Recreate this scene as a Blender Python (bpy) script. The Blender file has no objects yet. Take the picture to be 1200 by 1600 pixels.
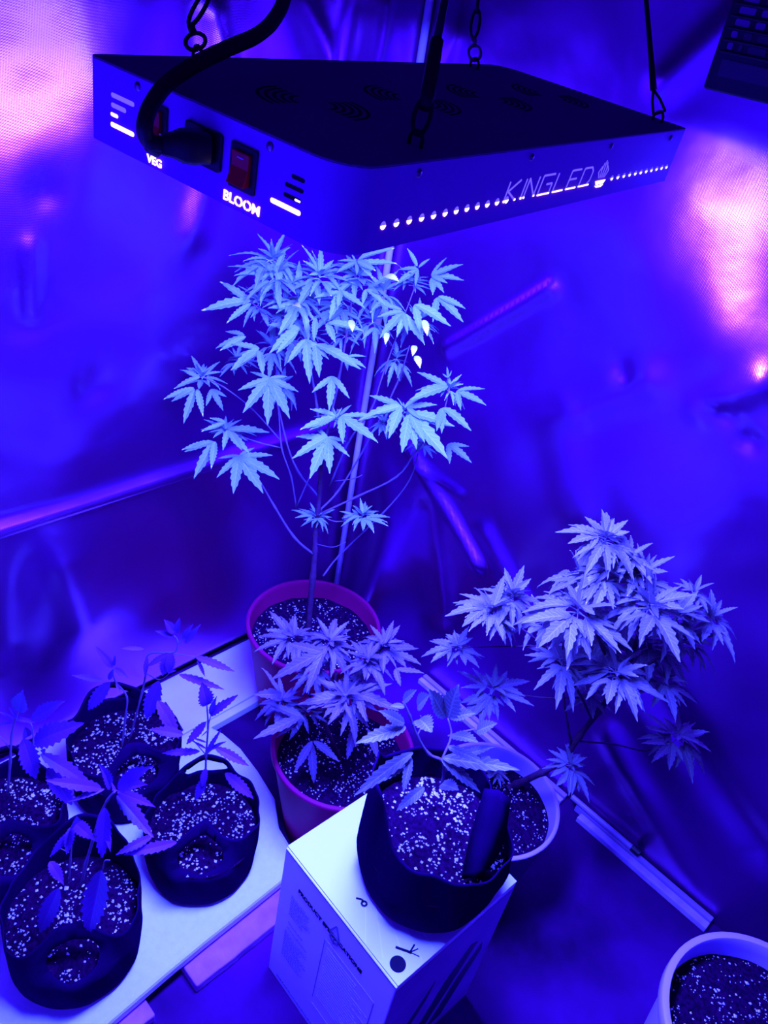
import bpy, bmesh, math, random
import numpy as np
from mathutils import Vector, Matrix, noise
random.seed(7)
RNG = np.random.default_rng(7)
S = bpy.context.scene
COL = S.collection
V = Vector

# ------------------------------------------------------------------ camera
FPX = 1247.6                                   # focal length in pixels of the 1200x1600 frame
CAM = V((0.94388, -0.98012, 1.2))
PITCH, ROLL, YAW = math.radians(34.4866), math.radians(10.799), math.radians(129.9422)
FW = V((math.cos(YAW)*math.cos(PITCH), math.sin(YAW)*math.cos(PITCH), -math.sin(PITCH)))
R0 = V((math.sin(YAW), -math.cos(YAW), 0)); U0 = R0.cross(FW)
RT = math.cos(ROLL)*R0 + math.sin(ROLL)*U0
UP = -math.sin(ROLL)*R0 + math.cos(ROLL)*U0
cd = bpy.data.cameras.new('camera'); cam = bpy.data.objects.new('camera', cd); COL.objects.link(cam)
cam.matrix_world = Matrix(((RT.x, UP.x, -FW.x, CAM.x), (RT.y, UP.y, -FW.y, CAM.y), (RT.z, UP.z, -FW.z, CAM.z), (0, 0, 0, 1)))
cd.sensor_fit = 'VERTICAL'; cd.sensor_height = 32.0; cd.lens = 32.0*FPX/1600.0
cd.clip_start = 0.01
S.camera = cam

# ------------------------------------------------------------------ world, light, exposure
w = bpy.data.worlds.new('world'); S.world = w; w.use_nodes = True
w.node_tree.nodes['Background'].inputs[0].default_value = (0.06, 0.0, 1.0, 1)
w.node_tree.nodes['Background'].inputs[1].default_value = 0.14
S.view_settings.view_transform = 'Standard'; S.view_settings.look = 'None'
S.view_settings.exposure = 0.0; S.view_settings.gamma = 1.0; S.view_settings.use_curve_mapping = False
S.cycles.max_bounces = 10; S.cycles.glossy_bounces = 6; S.cycles.diffuse_bounces = 5
S.cycles.sample_clamp_indirect = 12.0
LAMP_W = 115.0
LAMP_COL = (0.032, 0.048, 1.0)
# grow light frame (the panel hangs a little tilted)
LC = V((0.5435, -0.5174, 1.085)); LW, LL, LH = 0.1871, 0.4358, 0.0421
EX = V((0.98794, 0.140747, -0.064541)); EY = V((-0.141039, 0.989994, 0.004399)); EN = EX.cross(EY)
LM = Matrix(((EX.x, EY.x, EN.x, LC.x), (EX.y, EY.y, EN.y, LC.y), (EX.z, EY.z, EN.z, LC.z), (0, 0, 0, 1)))
ld = bpy.data.lights.new('led_array', 'AREA'); ld.shape = 'RECTANGLE'; ld.size = LW*0.86; ld.size_y = LL*0.9
ld.energy = LAMP_W; ld.color = LAMP_COL; ld.spread = math.radians(170)
lo = bpy.data.objects.new('led_array', ld); COL.objects.link(lo)
lo.matrix_world = LM @ Matrix.Translation((0, 0, 0.0005))
for i in range(2):                             # the domed lenses reach almost to the lip and throw light sideways too
    for j in range(5):
        pd_ = bpy.data.lights.new('led_dome', 'POINT'); pd_.energy = LAMP_W*0.05; pd_.color = LAMP_COL; pd_.shadow_soft_size = 0.004
        po = bpy.data.objects.new('led_dome', pd_); COL.objects.link(po)
        po.matrix_world = LM @ Matrix.Translation(((i-0.5)*0.0568, (j-2)*0.0845, 0.001))

# ------------------------------------------------------------------ picture-to-place helpers (points on real planes)
def ray(x, y): return (x-600)/FPX*RT - (y-800)/FPX*UP + FW
def at_z(x, y, z): d = ray(x, y); return CAM + d*((z-CAM.z)/d.z)
def at_x(x, y, X): d = ray(x, y); return CAM + d*((X-CAM.x)/d.x)
def at_y(x, y, Y): d = ray(x, y); return CAM + d*((Y-CAM.y)/d.y)
HD = V((FW.x, FW.y, 0)).normalized()
def upright(c, x, y, off=0.0):                 # point on the upright plane through c, moved off metres away from the viewer
    d = ray(x, y); T = V((c[0], c[1], 0)) - V((CAM.x, CAM.y, 0))
    return CAM + d*((T.dot(HD)+off)/d.dot(HD))

# ------------------------------------------------------------------ materials
def mat(name, col, rough=0.6, metal=0.0, spec=0.5, nscale=0, namt=0.0, col2=None, bump=0.0, bscale=60, **kw):
    m = bpy.data.materials.new(name); m.use_nodes = True
    nt = m.node_tree; b = nt.nodes['Principled BSDF']
    b.inputs['Base Color'].default_value = (*col, 1); b.inputs['Roughness'].default_value = rough
    b.inputs['Metallic'].default_value = metal; b.inputs['Specular IOR Level'].default_value = spec
    tc = nt.nodes.new('ShaderNodeTexCoord')
    if col2 is not None:
        n = nt.nodes.new('ShaderNodeTexNoise'); n.inputs['Scale'].default_value = nscale; n.inputs['Detail'].default_value = 5
        nt.links.new(tc.outputs['Object'], n.inputs['Vector'])
        r = nt.nodes.new('ShaderNodeValToRGB'); r.color_ramp.elements[0].position = 0.5-0.5*max(0.05, 1-namt); r.color_ramp.elements[1].position = 0.5+0.5*max(0.05, 1-namt)
        r.color_ramp.elements[0].color = (*col, 1); r.color_ramp.elements[1].color = (*col2, 1)
        nt.links.new(n.outputs['Fac'], r.inputs['Fac']); nt.links.new(r.outputs['Color'], b.inputs['Base Color'])
    if bump:
        n2 = nt.nodes.new('ShaderNodeTexNoise'); n2.inputs['Scale'].default_value = bscale; n2.inputs['Detail'].default_value = 4
        nt.links.new(tc.outputs['Object'], n2.inputs['Vector'])
        bp = nt.nodes.new('ShaderNodeBump'); bp.inputs['Strength'].default_value = bump; bp.inputs['Distance'].default_value = 0.004
        nt.links.new(n2.outputs['Fac'], bp.inputs['Height']); nt.links.new(bp.outputs['Normal'], b.inputs['Normal'])
    return m

def emit(name, col, strength):
    m = bpy.data.materials.new(name); m.use_nodes = True; nt = m.node_tree; nt.nodes.clear()
    e = nt.nodes.new('ShaderNodeEmission'); e.inputs[0].default_value = (*col, 1); e.inputs[1].default_value = strength
    o = nt.nodes.new('ShaderNodeOutputMaterial'); nt.links.new(e.outputs[0], o.inputs[0]); return m

def mylar():
    m = bpy.data.materials.new('silver_film'); m.use_nodes = True; nt = m.node_tree
    b = nt.nodes['Principled BSDF']
    b.inputs['Base Color'].default_value = (0.42, 0.016, 0.42, 1); b.inputs['Metallic'].default_value = 1.0
    b.inputs['Roughness'].default_value = 0.35
    tc = nt.nodes.new('ShaderNodeTexCoord')
    n = nt.nodes.new('ShaderNodeTexNoise'); n.inputs['Scale'].default_value = 9; n.inputs['Detail'].default_value = 3
    nt.links.new(tc.outputs['Object'], n.inputs['Vector'])
    # the woven scrim pressed into the film
    wv = []
    for ax in ('X', 'Y'):
        mp = nt.nodes.new('ShaderNodeMapping'); nt.links.new(tc.outputs['Object'], mp.inputs['Vector'])
        mp.inputs['Rotation'].default_value = (0.6, 0.6, 0.35 if ax == 'X' else -0.5)
        wt = nt.nodes.new('ShaderNodeTexWave'); wt.bands_direction = ax; wt.inputs['Scale'].default_value = 190
        nt.links.new(mp.outputs[0], wt.inputs['Vector']); wv.append(wt)
    ad = nt.nodes.new('ShaderNodeMath'); ad.operation = 'ADD'
    nt.links.new(wv[0].outputs['Fac'], ad.inputs[0]); nt.links.new(wv[1].outputs['Fac'], ad.inputs[1])
    bp0 = nt.nodes.new('ShaderNodeBump'); bp0.inputs['Strength'].default_value = 0.08; bp0.inputs['Distance'].default_value = 0.0004
    nt.links.new(ad.outputs[0], bp0.inputs['Height'])
    bp = nt.nodes.new('ShaderNodeBump'); bp.inputs['Strength'].default_value = 0.20; bp.inputs['Distance'].default_value = 0.01
    nt.links.new(n.outputs['Fac'], bp.inputs['Height']); nt.links.new(bp0.outputs['Normal'], bp.inputs['Normal'])
    nt.links.new(bp.outputs['Normal'], b.inputs['Normal'])
    g = nt.nodes.new('ShaderNodeBsdfGlossy'); g.inputs['Color'].default_value = (0.95, 0.95, 0.95, 1); g.inputs['Roughness'].default_value = 0.23
    nt.links.new(bp.outputs['Normal'], g.inputs['Normal'])
    mx = nt.nodes.new('ShaderNodeMixShader'); mx.inputs[0].default_value = 0.07
    nt.links.new(b.outputs[0], mx.inputs[1]); nt.links.new(g.outputs[0], mx.inputs[2])
    nt.links.new(mx.outputs[0], nt.nodes['Material Output'].inputs[0])
    return m

def leaf_mat(name, base, vein, tip, tip_at, transl=0.25):
    m = bpy.data.materials.new(name); m.use_nodes = True; nt = m.node_tree; b = nt.nodes['Principled BSDF']
    b.inputs['Roughness'].default_value = 0.5; b.inputs['Specular IOR Level'].default_value = 0.35
    uv = nt.nodes.new('ShaderNodeUVMap'); sp = nt.nodes.new('ShaderNodeSeparateXYZ'); nt.links.new(uv.outputs[0], sp.inputs[0])
    oi = nt.nodes.new('ShaderNodeObjectInfo')
    # pale midrib and side veins: v runs 0 at the rib to 1 at the edge, u from base to tip
    a = nt.nodes.new('ShaderNodeMath'); a.operation = 'MULTIPLY_ADD'; a.inputs[1].default_value = 9.0
    mu = nt.nodes.new('ShaderNodeMath'); mu.operation = 'MULTIPLY'; mu.inputs[1].default_value = -1.6
    nt.links.new(sp.outputs['Y'], mu.inputs[0]); nt.links.new(sp.outputs['X'], a.inputs[0]); nt.links.new(mu.outputs[0], a.inputs[2])
    fr = nt.nodes.new('ShaderNodeMath'); fr.operation = 'FRACT'; nt.links.new(a.outputs[0], fr.inputs[0])
    v1 = nt.nodes.new('ShaderNodeMath'); v1.operation = 'LESS_THAN'; v1.inputs[1].default_value = 0.16; nt.links.new(fr.outputs[0], v1.inputs[0])
    v2 = nt.nodes.new('ShaderNodeMath'); v2.operation = 'LESS_THAN'; v2.inputs[1].default_value = 0.10; nt.links.new(sp.outputs['Y'], v2.inputs[0])
    v3 = nt.nodes.new('ShaderNodeMath'); v3.operation = 'MAXIMUM'; nt.links.new(v1.outputs[0], v3.inputs[0]); nt.links.new(v2.outputs[0], v3.inputs[1])
    mx = nt.nodes.new('ShaderNodeMixRGB'); mx.inputs[1].default_value = (*base, 1); mx.inputs[2].default_value = (*vein, 1)
    nt.links.new(v3.outputs[0], mx.inputs[0])
    # dry tips on some leaves
    ad = nt.nodes.new('ShaderNodeMath'); ad.operation = 'MULTIPLY_ADD'; ad.inputs[1].default_value = 0.25
    nt.links.new(oi.outputs['Random'], ad.inputs[0]); nt.links.new(sp.outputs['X'], ad.inputs[2])
    gt = nt.nodes.new('ShaderNodeMath'); gt.operation = 'GREATER_THAN'; gt.inputs[1].default_value = tip_at; nt.links.new(ad.outputs[0], gt.inputs[0])
    m2 = nt.nodes.new('ShaderNodeMixRGB'); m2.inputs[2].default_value = (*tip, 1)
    nt.links.new(gt.outputs[0], m2.inputs[0]); nt.links.new(mx.outputs[0], m2.inputs[1])
    hs = nt.nodes.new('ShaderNodeHueSaturation'); mr = nt.nodes.new('ShaderNodeMapRange'); mr.inputs[3].default_value = 0.8; mr.inputs[4].default_value = 1.15
    nt.links.new(oi.outputs['Random'], mr.inputs[0]); nt.links.new(mr.outputs[0], hs.inputs['Value']); nt.links.new(m2.outputs[0], hs.inputs['Color'])
    nt.links.new(hs.outputs[0], b.inputs['Base Color'])
    tr = nt.nodes.new('ShaderNodeBsdfTranslucent'); nt.links.new(hs.outputs[0], tr.inputs[0])
    ms = nt.nodes.new('ShaderNodeMixShader'); ms.inputs[0].default_value = transl
    nt.links.new(b.outputs[0], ms.inputs[1]); nt.links.new(tr.outputs[0], ms.inputs[2])
    nt.links.new(ms.outputs[0], nt.nodes['Material Output'].inputs[0])
    return m

M = dict(
    film=mylar(),
    floor=mat('stained_concrete', (0.012, 0.0006, 0.012), 0.85, spec=0.04, nscale=4.5, namt=0.6, col2=(0.11, 0.004, 0.13), bump=0.3, bscale=40),
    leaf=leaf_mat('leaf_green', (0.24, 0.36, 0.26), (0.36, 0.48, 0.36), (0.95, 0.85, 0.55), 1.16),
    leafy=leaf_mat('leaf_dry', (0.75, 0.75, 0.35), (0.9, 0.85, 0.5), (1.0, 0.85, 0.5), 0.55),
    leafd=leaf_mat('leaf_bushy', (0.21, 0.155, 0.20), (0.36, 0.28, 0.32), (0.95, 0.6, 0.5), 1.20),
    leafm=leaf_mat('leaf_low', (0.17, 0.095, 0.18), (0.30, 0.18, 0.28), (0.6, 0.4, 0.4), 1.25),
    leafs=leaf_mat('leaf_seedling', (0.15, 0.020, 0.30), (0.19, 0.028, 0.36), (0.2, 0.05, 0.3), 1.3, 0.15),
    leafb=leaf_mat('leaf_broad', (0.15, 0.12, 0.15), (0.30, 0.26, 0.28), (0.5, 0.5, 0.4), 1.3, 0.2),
    stem=mat('woody_stem', (0.11, 0.025, 0.07), 0.8, spec=0.1, nscale=80, namt=0.5, col2=(0.05, 0.010, 0.035)),
    twig=mat('green_twig', (0.20, 0.10, 0.20), 0.7, spec=0.2, nscale=60, namt=0.4, col2=(0.14, 0.06, 0.15)),
    red=mat('red_plastic', (0.28, 0.002, 0.05), 0.55, spec=0.06, nscale=20, namt=0.3, col2=(0.33, 0.003, 0.06)),
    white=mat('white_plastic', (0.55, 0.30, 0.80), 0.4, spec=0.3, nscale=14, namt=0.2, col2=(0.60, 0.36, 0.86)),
    bag=mat('black_bag_film', (0.010, 0.0006, 0.018), 0.65, spec=0.0, nscale=10, namt=0.2, col2=(0.016, 0.0010, 0.028), bump=0.25, bscale=18),
    soil=mat('potting_soil', (0.006, 0.0006, 0.007), 1.0, spec=0.0, nscale=180, namt=0.6, col2=(0.028, 0.002, 0.024), bump=1.0, bscale=220),
    perl=mat('perlite', (0.75, 0.58, 0.66), 0.9, nscale=300, namt=0.3, col2=(0.95, 0.82, 0.85)),
    foam=mat('white_foam_sheet', (0.80, 0.80, 0.82), 0.8, nscale=120, namt=0.4, col2=(0.90, 0.90, 0.90), bump=0.15, bscale=260),
    wboard=mat('white_painted_board', (0.88, 0.88, 0.88), 0.55, nscale=7, namt=0.55, col2=(0.74, 0.60, 0.76), bump=0.08),
    wood=mat('raw_timber', (0.42, 0.09, 0.40), 0.85, spec=0.1, nscale=26, namt=0.6, col2=(0.62, 0.17, 0.55), bump=0.5, bscale=90),
    trim=mat('pale_trim', (0.62, 0.30, 0.70), 0.6, nscale=60, namt=0.5, col2=(0.85, 0.55, 0.92)),
    bounce_cloth=mat('pale_bounce_cloth', (0.55, 0.12, 0.80), 0.9, spec=0.1, nscale=30, namt=0.2, col2=(0.58, 0.14, 0.84)),  # wall surface invented to bounce light back onto the grow light's near end
    tape=mat('white_tape', (0.85, 0.75, 0.85), 0.6),
    tube=mat('grey_tube', (0.45, 0.22, 0.48), 0.35, nscale=30, namt=0.3, col2=(0.5, 0.3, 0.55)),
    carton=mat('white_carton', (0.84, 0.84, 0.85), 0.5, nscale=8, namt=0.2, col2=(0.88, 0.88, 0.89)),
    ink=mat('dark_ink', (0.008, 0.002, 0.012), 0.7, spec=0.1),
    inkgrey=mat('grey_ink', (0.17, 0.13, 0.24), 0.6),
    inkgrey2=mat('violet_ink', (0.26, 0.06, 0.32), 0.6, nscale=12, namt=0.5, col2=(0.42, 0.12, 0.5)),
    inkpale=mat('pale_ink', (0.48, 0.44, 0.56), 0.6),
    inkwhite=mat('white_ink', (0.95, 0.95, 0.95), 0.5),
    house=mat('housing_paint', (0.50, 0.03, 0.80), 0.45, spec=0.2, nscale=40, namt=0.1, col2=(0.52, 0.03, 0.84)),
    housedim=mat('housing_dim_paint', (0.20, 0.01, 0.28), 0.45, spec=0.3, nscale=40, namt=0.1, col2=(0.21, 0.012, 0.30)),  # darker copy of the housing paint; the top's lack of light put into colour
    dark=mat('black_plastic', (0.012, 0.005, 0.014), 0.45),
    darkgrey=mat('charcoal_plastic', (0.05, 0.015, 0.06), 0.5),
    slot=mat('slot_shadow', (0.004, 0.002, 0.005), 0.8),
    steel=mat('dull_steel', (0.35, 0.2, 0.38), 0.35, metal=0.9),
    wire=mat('black_wire', (0.010, 0.004, 0.012), 0.5),
    rocker=mat('red_rocker', (0.80, 0.012, 0.012), 0.3),
    glow=emit('backlit_cutout', (0.85, 0.70, 1.0), 3.0),
    glowdim=emit('backlit_cutout_dim', (0.10, 0.06, 1.0), 1.9),
    led=emit('led_lens', LAMP_COL, 20.0),
)

# ------------------------------------------------------------------ object helpers
def link(o, parent=None):
    COL.objects.link(o)
    if parent is not None: o.parent = parent
    return o
def thing(name, label, cat, loc=(0, 0, 0), group=None, matrix=None):
    o = bpy.data.objects.new(name, None); COL.objects.link(o); o.empty_display_size = 0.02
    if matrix is not None: o.matrix_world = matrix
    else: o.location = loc
    o['label'] = label; o['category'] = cat
    if group: o['group'] = group
    return o
def tag(o, label, cat, group=None):
    o['label'] = label; o['category'] = cat
    if group: o['group'] = group
    return o
class MB:
    def __init__(s): s.v = []; s.f = []; s.uv = []
    def add(s, vs, fs):
        n = len(s.v); s.v += [tuple(x) for x in vs]; s.f += [tuple(i+n for i in f) for f in fs]
    def box(s, lo, hi, mtx=None):
        x0, y0, z0 = lo; x1, y1, z1 = hi
        vs = [V(p) for p in ((x0,y0,z0),(x1,y0,z0),(x1,y1,z0),(x0,y1,z0),(x0,y0,z1),(x1,y0,z1),(x1,y1,z1),(x0,y1,z1))]
        if mtx: vs = [mtx @ p for p in vs]
        s.add(vs, [(0,3,2,1),(4,5,6,7),(0,1,5,4),(1,2,6,5),(2,3,7,6),(3,0,4,7)])
    def prism(s, poly, z0, z1, mtx=None):
        n = len(poly); vs = [V((x, y, z0)) for x, y in poly] + [V((x, y, z1)) for x, y in poly]
        if mtx: vs = [mtx @ p for p in vs]
        s.add(vs, [tuple(range(n-1, -1, -1)), tuple(range(n, 2*n))] + [(i, (i+1) % n, n+(i+1) % n, n+i) for i in range(n)])
    def tube(s, pts, rad, k=8, cap=True):
        pts = [V(p) for p in pts]; n = len(pts)
        rad = [rad]*n if not hasattr(rad, '__len__') else rad
        base = len(s.v); prev = None
        for i, p in enumerate(pts):
            t = (pts[min(i+1, n-1)] - pts[max(i-1, 0)]).normalized()
            a = prev if prev is not None else (V((0, 0, 1)) if abs(t.z) < 0.9 else V((1, 0, 0)))
            a = (a - t*a.dot(t)).normalized(); b = t.cross(a); prev = a
            for j in range(k):
                q = 2*math.pi*j/k; s.v.append(tuple(p + (a*math.cos(q) + b*math.sin(q))*rad[i]))
        for i in range(n-1):
            for j in range(k):
                s.f.append((base+i*k+j, base+i*k+(j+1) % k, base+(i+1)*k+(j+1) % k, base+(i+1)*k+j))
        if cap:
            s.f.append(tuple(base+j for j in range(k-1, -1, -1))); s.f.append(tuple(base+(n-1)*k+j for j in range(k)))
    def lathe(s, prof, k=48, c=(0, 0, 0)):
        base = len(s.v)
        for r, z in prof:
            for j in range(k):
                q = 2*math.pi*j/k; s.v.append((c[0]+r*math.cos(q), c[1]+r*math.sin(q), c[2]+z))
        for i in range(len(prof)-1):
            for j in range(k):
                s.f.append((base+i*k+j, base+i*k+(j+1) % k, base+(i+1)*k+(j+1) % k, base+(i+1)*k+j))
    def build(s, name, m, parent=None, smooth=False, bevel=0, auto=None):
        me = bpy.data.meshes.new(name); me.from_pydata(s.v, [], s.f); me.update()
        if s.uv:
            ul = me.uv_layers.new(name='UVMap')
            for l in me.loops: ul.data[l.index].uv = s.uv[l.vertex_index]
        me.materials.append(m)
        if smooth: me.polygons.foreach_set('use_smooth', [True]*len(me.polygons))
        if auto: me.set_sharp_from_angle(angle=math.radians(auto))
        o = bpy.data.objects.new(name, me); link(o, parent)
        if bevel:
            b = o.modifiers.new('bevel', 'BEVEL'); b.width = bevel; b.segments = 2; b.limit_method = 'ANGLE'; b.angle_limit = math.radians(40)
        return o
def rrect(x0, y0, x1, y1, r, k=5):             # rounded rectangle, r = one radius or four (from x1y1 round anticlockwise)
    rs = r if hasattr(r, '__len__') else [r]*4; out = []
    for (cx, cy, sx, sy, a0), q in zip(((x1, y1, -1, -1, 0), (x0, y1, 1, -1, 90), (x0, y0, 1, 1, 180), (x1, y0, -1, 1, 270)), rs):
        for i in range(k+1):
            a = math.radians(a0 + 90*i/k); out.append((cx + sx*q + q*math.cos(a), cy + sy*q + q*math.sin(a)))
    return out
def text(name, s, m, parent, mtx, size, ext=0.0002, bold=0.0, sx=1.0, align='LEFT', shear=0.0):
    cu = bpy.data.curves.new(name, 'FONT'); cu.body = s; cu.size = size; cu.extrude = ext; cu.offset = bold; cu.shear = shear
    cu.align_x = align; cu.resolution_u = 3
    t = bpy.data.objects.new('tmp', cu); COL.objects.link(t)
    dg = bpy.context.evaluated_depsgraph_get(); me = bpy.data.meshes.new_from_object(t.evaluated_get(dg))
    bpy.data.objects.remove(t); me.name = name
    me.transform(Matrix.Diagonal((sx, 1, 1, 1))); me.materials.clear(); me.materials.append(m)
    o = bpy.data.objects.new(name, me); link(o, parent); o.matrix_basis = mtx
    return o
def frame(o, x, y): z = x.cross(y); return Matrix(((x.x, y.x, z.x, o.x), (x.y, y.y, z.y, o.y), (x.z, y.z, z.z, o.z), (0, 0, 0, 1)))
def smoothpath(pts, n=4):                      # Catmull-Rom
    P = [V(p) for p in pts]; P = [2*P[0]-P[1]] + P + [2*P[-1]-P[-2]]; out = []
    for i in range(1, len(P)-2):
        for k in range(n):
            t = k/n; a, b, c, d = P[i-1:i+3]
            out.append(0.5*((2*b) + (c-a)*t + (2*a-5*b+4*c-d)*t*t + (3*b-a-3*c+d)*t**3))
    out.append(P[-2]); return out

# ------------------------------------------------------------------ the setting: floor and film-lined walls
WY = 0.03                                      # plane of the right wall
def struct(o): o['kind'] = 'structure'; return o
fm = MB(); n = 40
for i in range(n+1):
    for j in range(n+1): fm.v.append((-0.05+2.25*i/n, 0.08-2.0*j/n, 0))
for i in range(n):
    for j in range(n): fm.f.append((i*(n+1)+j, i*(n+1)+j+1, (i+1)*(n+1)+j+1, (i+1)*(n+1)+j))
floor = struct(fm.build('floor', M['floor']))

def seg_d(px, py, a, b):
    ax, ay = a; bx, by = b; dx, dy = bx-ax, by-ay; L2 = dx*dx+dy*dy
    t = np.clip(((px-ax)*dx+(py-ay)*dy)/L2, 0, 1); s = ((px-ax)*dy-(py-ay)*dx)/math.sqrt(L2)
    return np.hypot(px-ax-t*dx, py-ay-t*dy), t, s
def sheet(u0, u1, z0, z1, step, f):
    nu = int((u1-u0)/step)+1; nz = int((z1-z0)/step)+1
    U, Z = np.meshgrid(np.linspace(u0, u1, nu), np.linspace(z0, z1, nz), indexing='ij')
    D = f(U, Z)
    idx = np.arange(nu*nz).reshape(nu, nz)
    F = np.stack([idx[:-1, :-1], idx[1:, :-1], idx[1:, 1:], idx[:-1, 1:]], -1).reshape(-1, 4)
    return U.ravel(), Z.ravel(), D.ravel(), F
def vnoise(U, Z, sc, seed, aniso=1.0):
    out = np.zeros_like(U); it = np.nditer(U, flags=['multi_index'])
    for u in it:
        i = it.multi_index; out[i] = noise.noise((float(u)*sc+seed, float(Z[i])*sc*aniso+seed*2, seed*0.7))
    return out
def build_sheet(name, pts, faces, parent=None):
    me = bpy.data.meshes.new(name); me.from_pydata([tuple(p) for p in pts], [], [tuple(int(i) for i in f) for f in faces])
    me.materials.append(M['film']); me.polygons.foreach_set('use_smooth', [True]*len(me.polygons)); me.update()
    o = bpy.data.objects.new(name, me); return link(o, parent)

# left wall, plane x = 0; the film bellies towards the room by d metres
def lw(x, y): p = at_x(x, y, 0); return (p.y, p.z)
def fold(D, U, Z, a, b, wd, amp):
    d, t, s = seg_d(U, Z, a, b); return D + amp*np.exp(-(d/wd)**2)
def left_upper(U, Z):
    D = 0.014*vnoise(U, Z, 3.2, 3.1) + 0.0055*vnoise(U, Z, 7.5, 9.3, 0.7) + 0.0016*vnoise(U, Z, 17, 4.4)
    for (x, y), am, wd in (((292, 400), -0.010, 0.022), ((60, 300), -0.006, 0.02), ((145, 600), -0.006, 0.03), ((40, 490), -0.007, 0.03)):
        a = lw(x, y); D -= am*-1*np.exp(-(((U-a[0])**2+(Z-a[1])**2)/wd**2))
    for A, B, wd, am in (((40, 380), (47, 490), 0.012, 0.006), ((290, 400), (330, 260), 0.02, 0.010), ((330, 20), (345, 90), 0.02, 0.012), ((470, 0), (510, 90), 0.02, 0.010), ((560, 0), (540, 90), 0.018, -0.010), ((600, 0), (585, 95), 0.015, 0.008)):
        D = fold(D, U, Z, lw(*A), lw(*B), wd, am)
    # the film leans back where it catches the lamp
    for (x, y), gy, gz, wd in (((60, 140), .212, -.158, .10), ((340, 60), .15, -.10, .05)):
        a = lw(x, y); D += (gy*(U-a[0]) + gz*(Z-a[1]))*np.exp(-((U-a[0])**2+(Z-a[1])**2)/wd**2)
    # the hem above the seam kicks out
    D *= np.clip((Z-0.462)/0.10, 0.05, 1)
    D += 0.014*np.exp(-((Z-0.470)/0.013)**2)
    return np.clip(D, -0.012, 0.022)*np.clip((WY-U)/0.08, 0.1, 1) + 0.004
def left_lower(U, Z):
    D = 0.007*vnoise(U, Z, 3.6, 13.7, 0.8) + 0.002*vnoise(U, Z, 9, 5.5)
    for A, B, wd, am in (((85, 830), (125, 970), 0.055, 0.016), ((235, 820), (260, 930), 0.05, -0.008), ((20, 840), (10, 1010), 0.045, -0.012)):
        D = fold(D, U, Z, lw(*A), lw(*B), wd, am)
    low = np.clip(Z/0.16, 0, 1)
    D = D*low*np.clip((0.47-Z)/0.1, 0.15, 1)*np.clip((WY-U)/0.08, 0.1, 1)
    D += 0.026*np.exp(-((Z-0.03)/0.14)**2)*np.clip((Z-0.005)/0.035, 0, 1)*np.clip((WY-U)/0.10, 0.2, 1)
    return D - 0.003
u, z, d, F = sheet(-1.55, WY, 0.462, 1.75, 0.008, left_upper)
wall_left = struct(build_sheet('wall_left', np.stack([d, u, z], 1), F))
u, z, d, F = sheet(-1.55, WY, -0.005, 0.50, 0.008, left_lower)
build_sheet('lower_sheet', np.stack([d-0.004, u, z], 1), F, wall_left)

# right wall, plane y = WY
def rw(x, y): p = at_y(x, y, WY); return (p.x, p.z)
def right_f(U, Z):
    D = 0.013*vnoise(U, Z, 3.0, 21.3) + 0.005*vnoise(U, Z, 6.5, 2.9, 0.8) + 0.0015*vnoise(U, Z, 16, 7.7)
    for A, B, wd, am in (((700, 545), (862, 450), 0.010, 0.010), ((640, 690), (750, 880), 0.012, 0.016), ((660, 725), (720, 770), 0.009, 0.008), ((600, 740), (625, 900), 0.040, 0.008), ((670, 800), (690, 960), 0.025, -0.008),
                         ((760, 830), (830, 960), 0.02, 0.010), ((900, 640), (1010, 590), 0.03, 0.010), ((960, 1150), (1090, 1400), 0.03, 0.016), ((1020, 1080), (1190, 1330), 0.035, -0.014), ((1040, 130), (1160, 20), 0.018, 0.010),
                         ((870, 660), (900, 790), 0.04, 0.008), ((1100, 640), (1190, 600), 0.02, 0.010), ((640, 180), (720, 60), 0.03, 0.010)):
        D = fold(D, U, Z, rw(*A), rw(*B), wd, am)
    for (x, y), wd in (((973, 582), 0.014), ((1105, 640), 0.016), ((1135, 645), 0.014), ((1170, 690), 0.014)):
        a = rw(x, y); D += -0.007*np.exp(-(((U-a[0])**2+(Z-a[1])**2)/wd**2))
    for (x, y), gx, gz, wd in (((1140, 350), -.166, -.15, .125), ((1180, 520), -.13, -.20, .06)):
        a = rw(x, y); D += (gx*(U-a[0]) + gz*(Z-a[1]))*np.exp(-((U-a[0])**2+(Z-a[1])**2)/wd**2)
    D = D*np.clip(Z/0.15, 0, 1)*np.clip(U/0.08, 0.1, 1)
    D += 0.008*(1-np.clip(Z/0.10, 0, 1))**2
    D = np.clip(D, -0.02, 0.030)
    return D + 0.092*np.exp(-((U-0.155)/0.065)**2 - ((Z-0.05)/0.20)**2)*np.clip(Z/0.06, 0, 1)
u, z, d, F = sheet(0.0, 1.95, -0.005, 1.75, 0.008, right_f)
wall_right = struct(build_sheet('wall_right', np.stack([u, WY-d, z], 1), F[:, ::-1]))
def plain(name, pts, nu):
    o = build_sheet(name, pts, [(0, 1, 2, 3)]); return struct(o)
plain('bounce_wall_front', [(0.0, -1.56, 0), (1.96, -1.56, 0), (1.96, -1.56, 1.75), (0.0, -1.56, 1.75)], 1).data.materials[0] = M['bounce_cloth']  # unseen wall behind the camera, added to bounce light onto the lamp housing
plain('bounce_wall_side', [(1.96, -1.56, 0), (1.96, 0.0, 0), (1.96, 0.0, 1.75), (1.96, -1.56, 1.75)], 1)  # unseen side wall, also added to bounce light back onto the housing
# taped vertical fold of the film in the corner
cm = MB(); cm.tube([(0.010, WY-0.010, 0.0), (0.009, WY-0.010, 0.4), (0.010, WY-0.009, 0.9), (0.010, WY-0.010, 1.75)], 0.006, 8)
struct(cm.build('trim_1', M['tape'], smooth=True))

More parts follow.
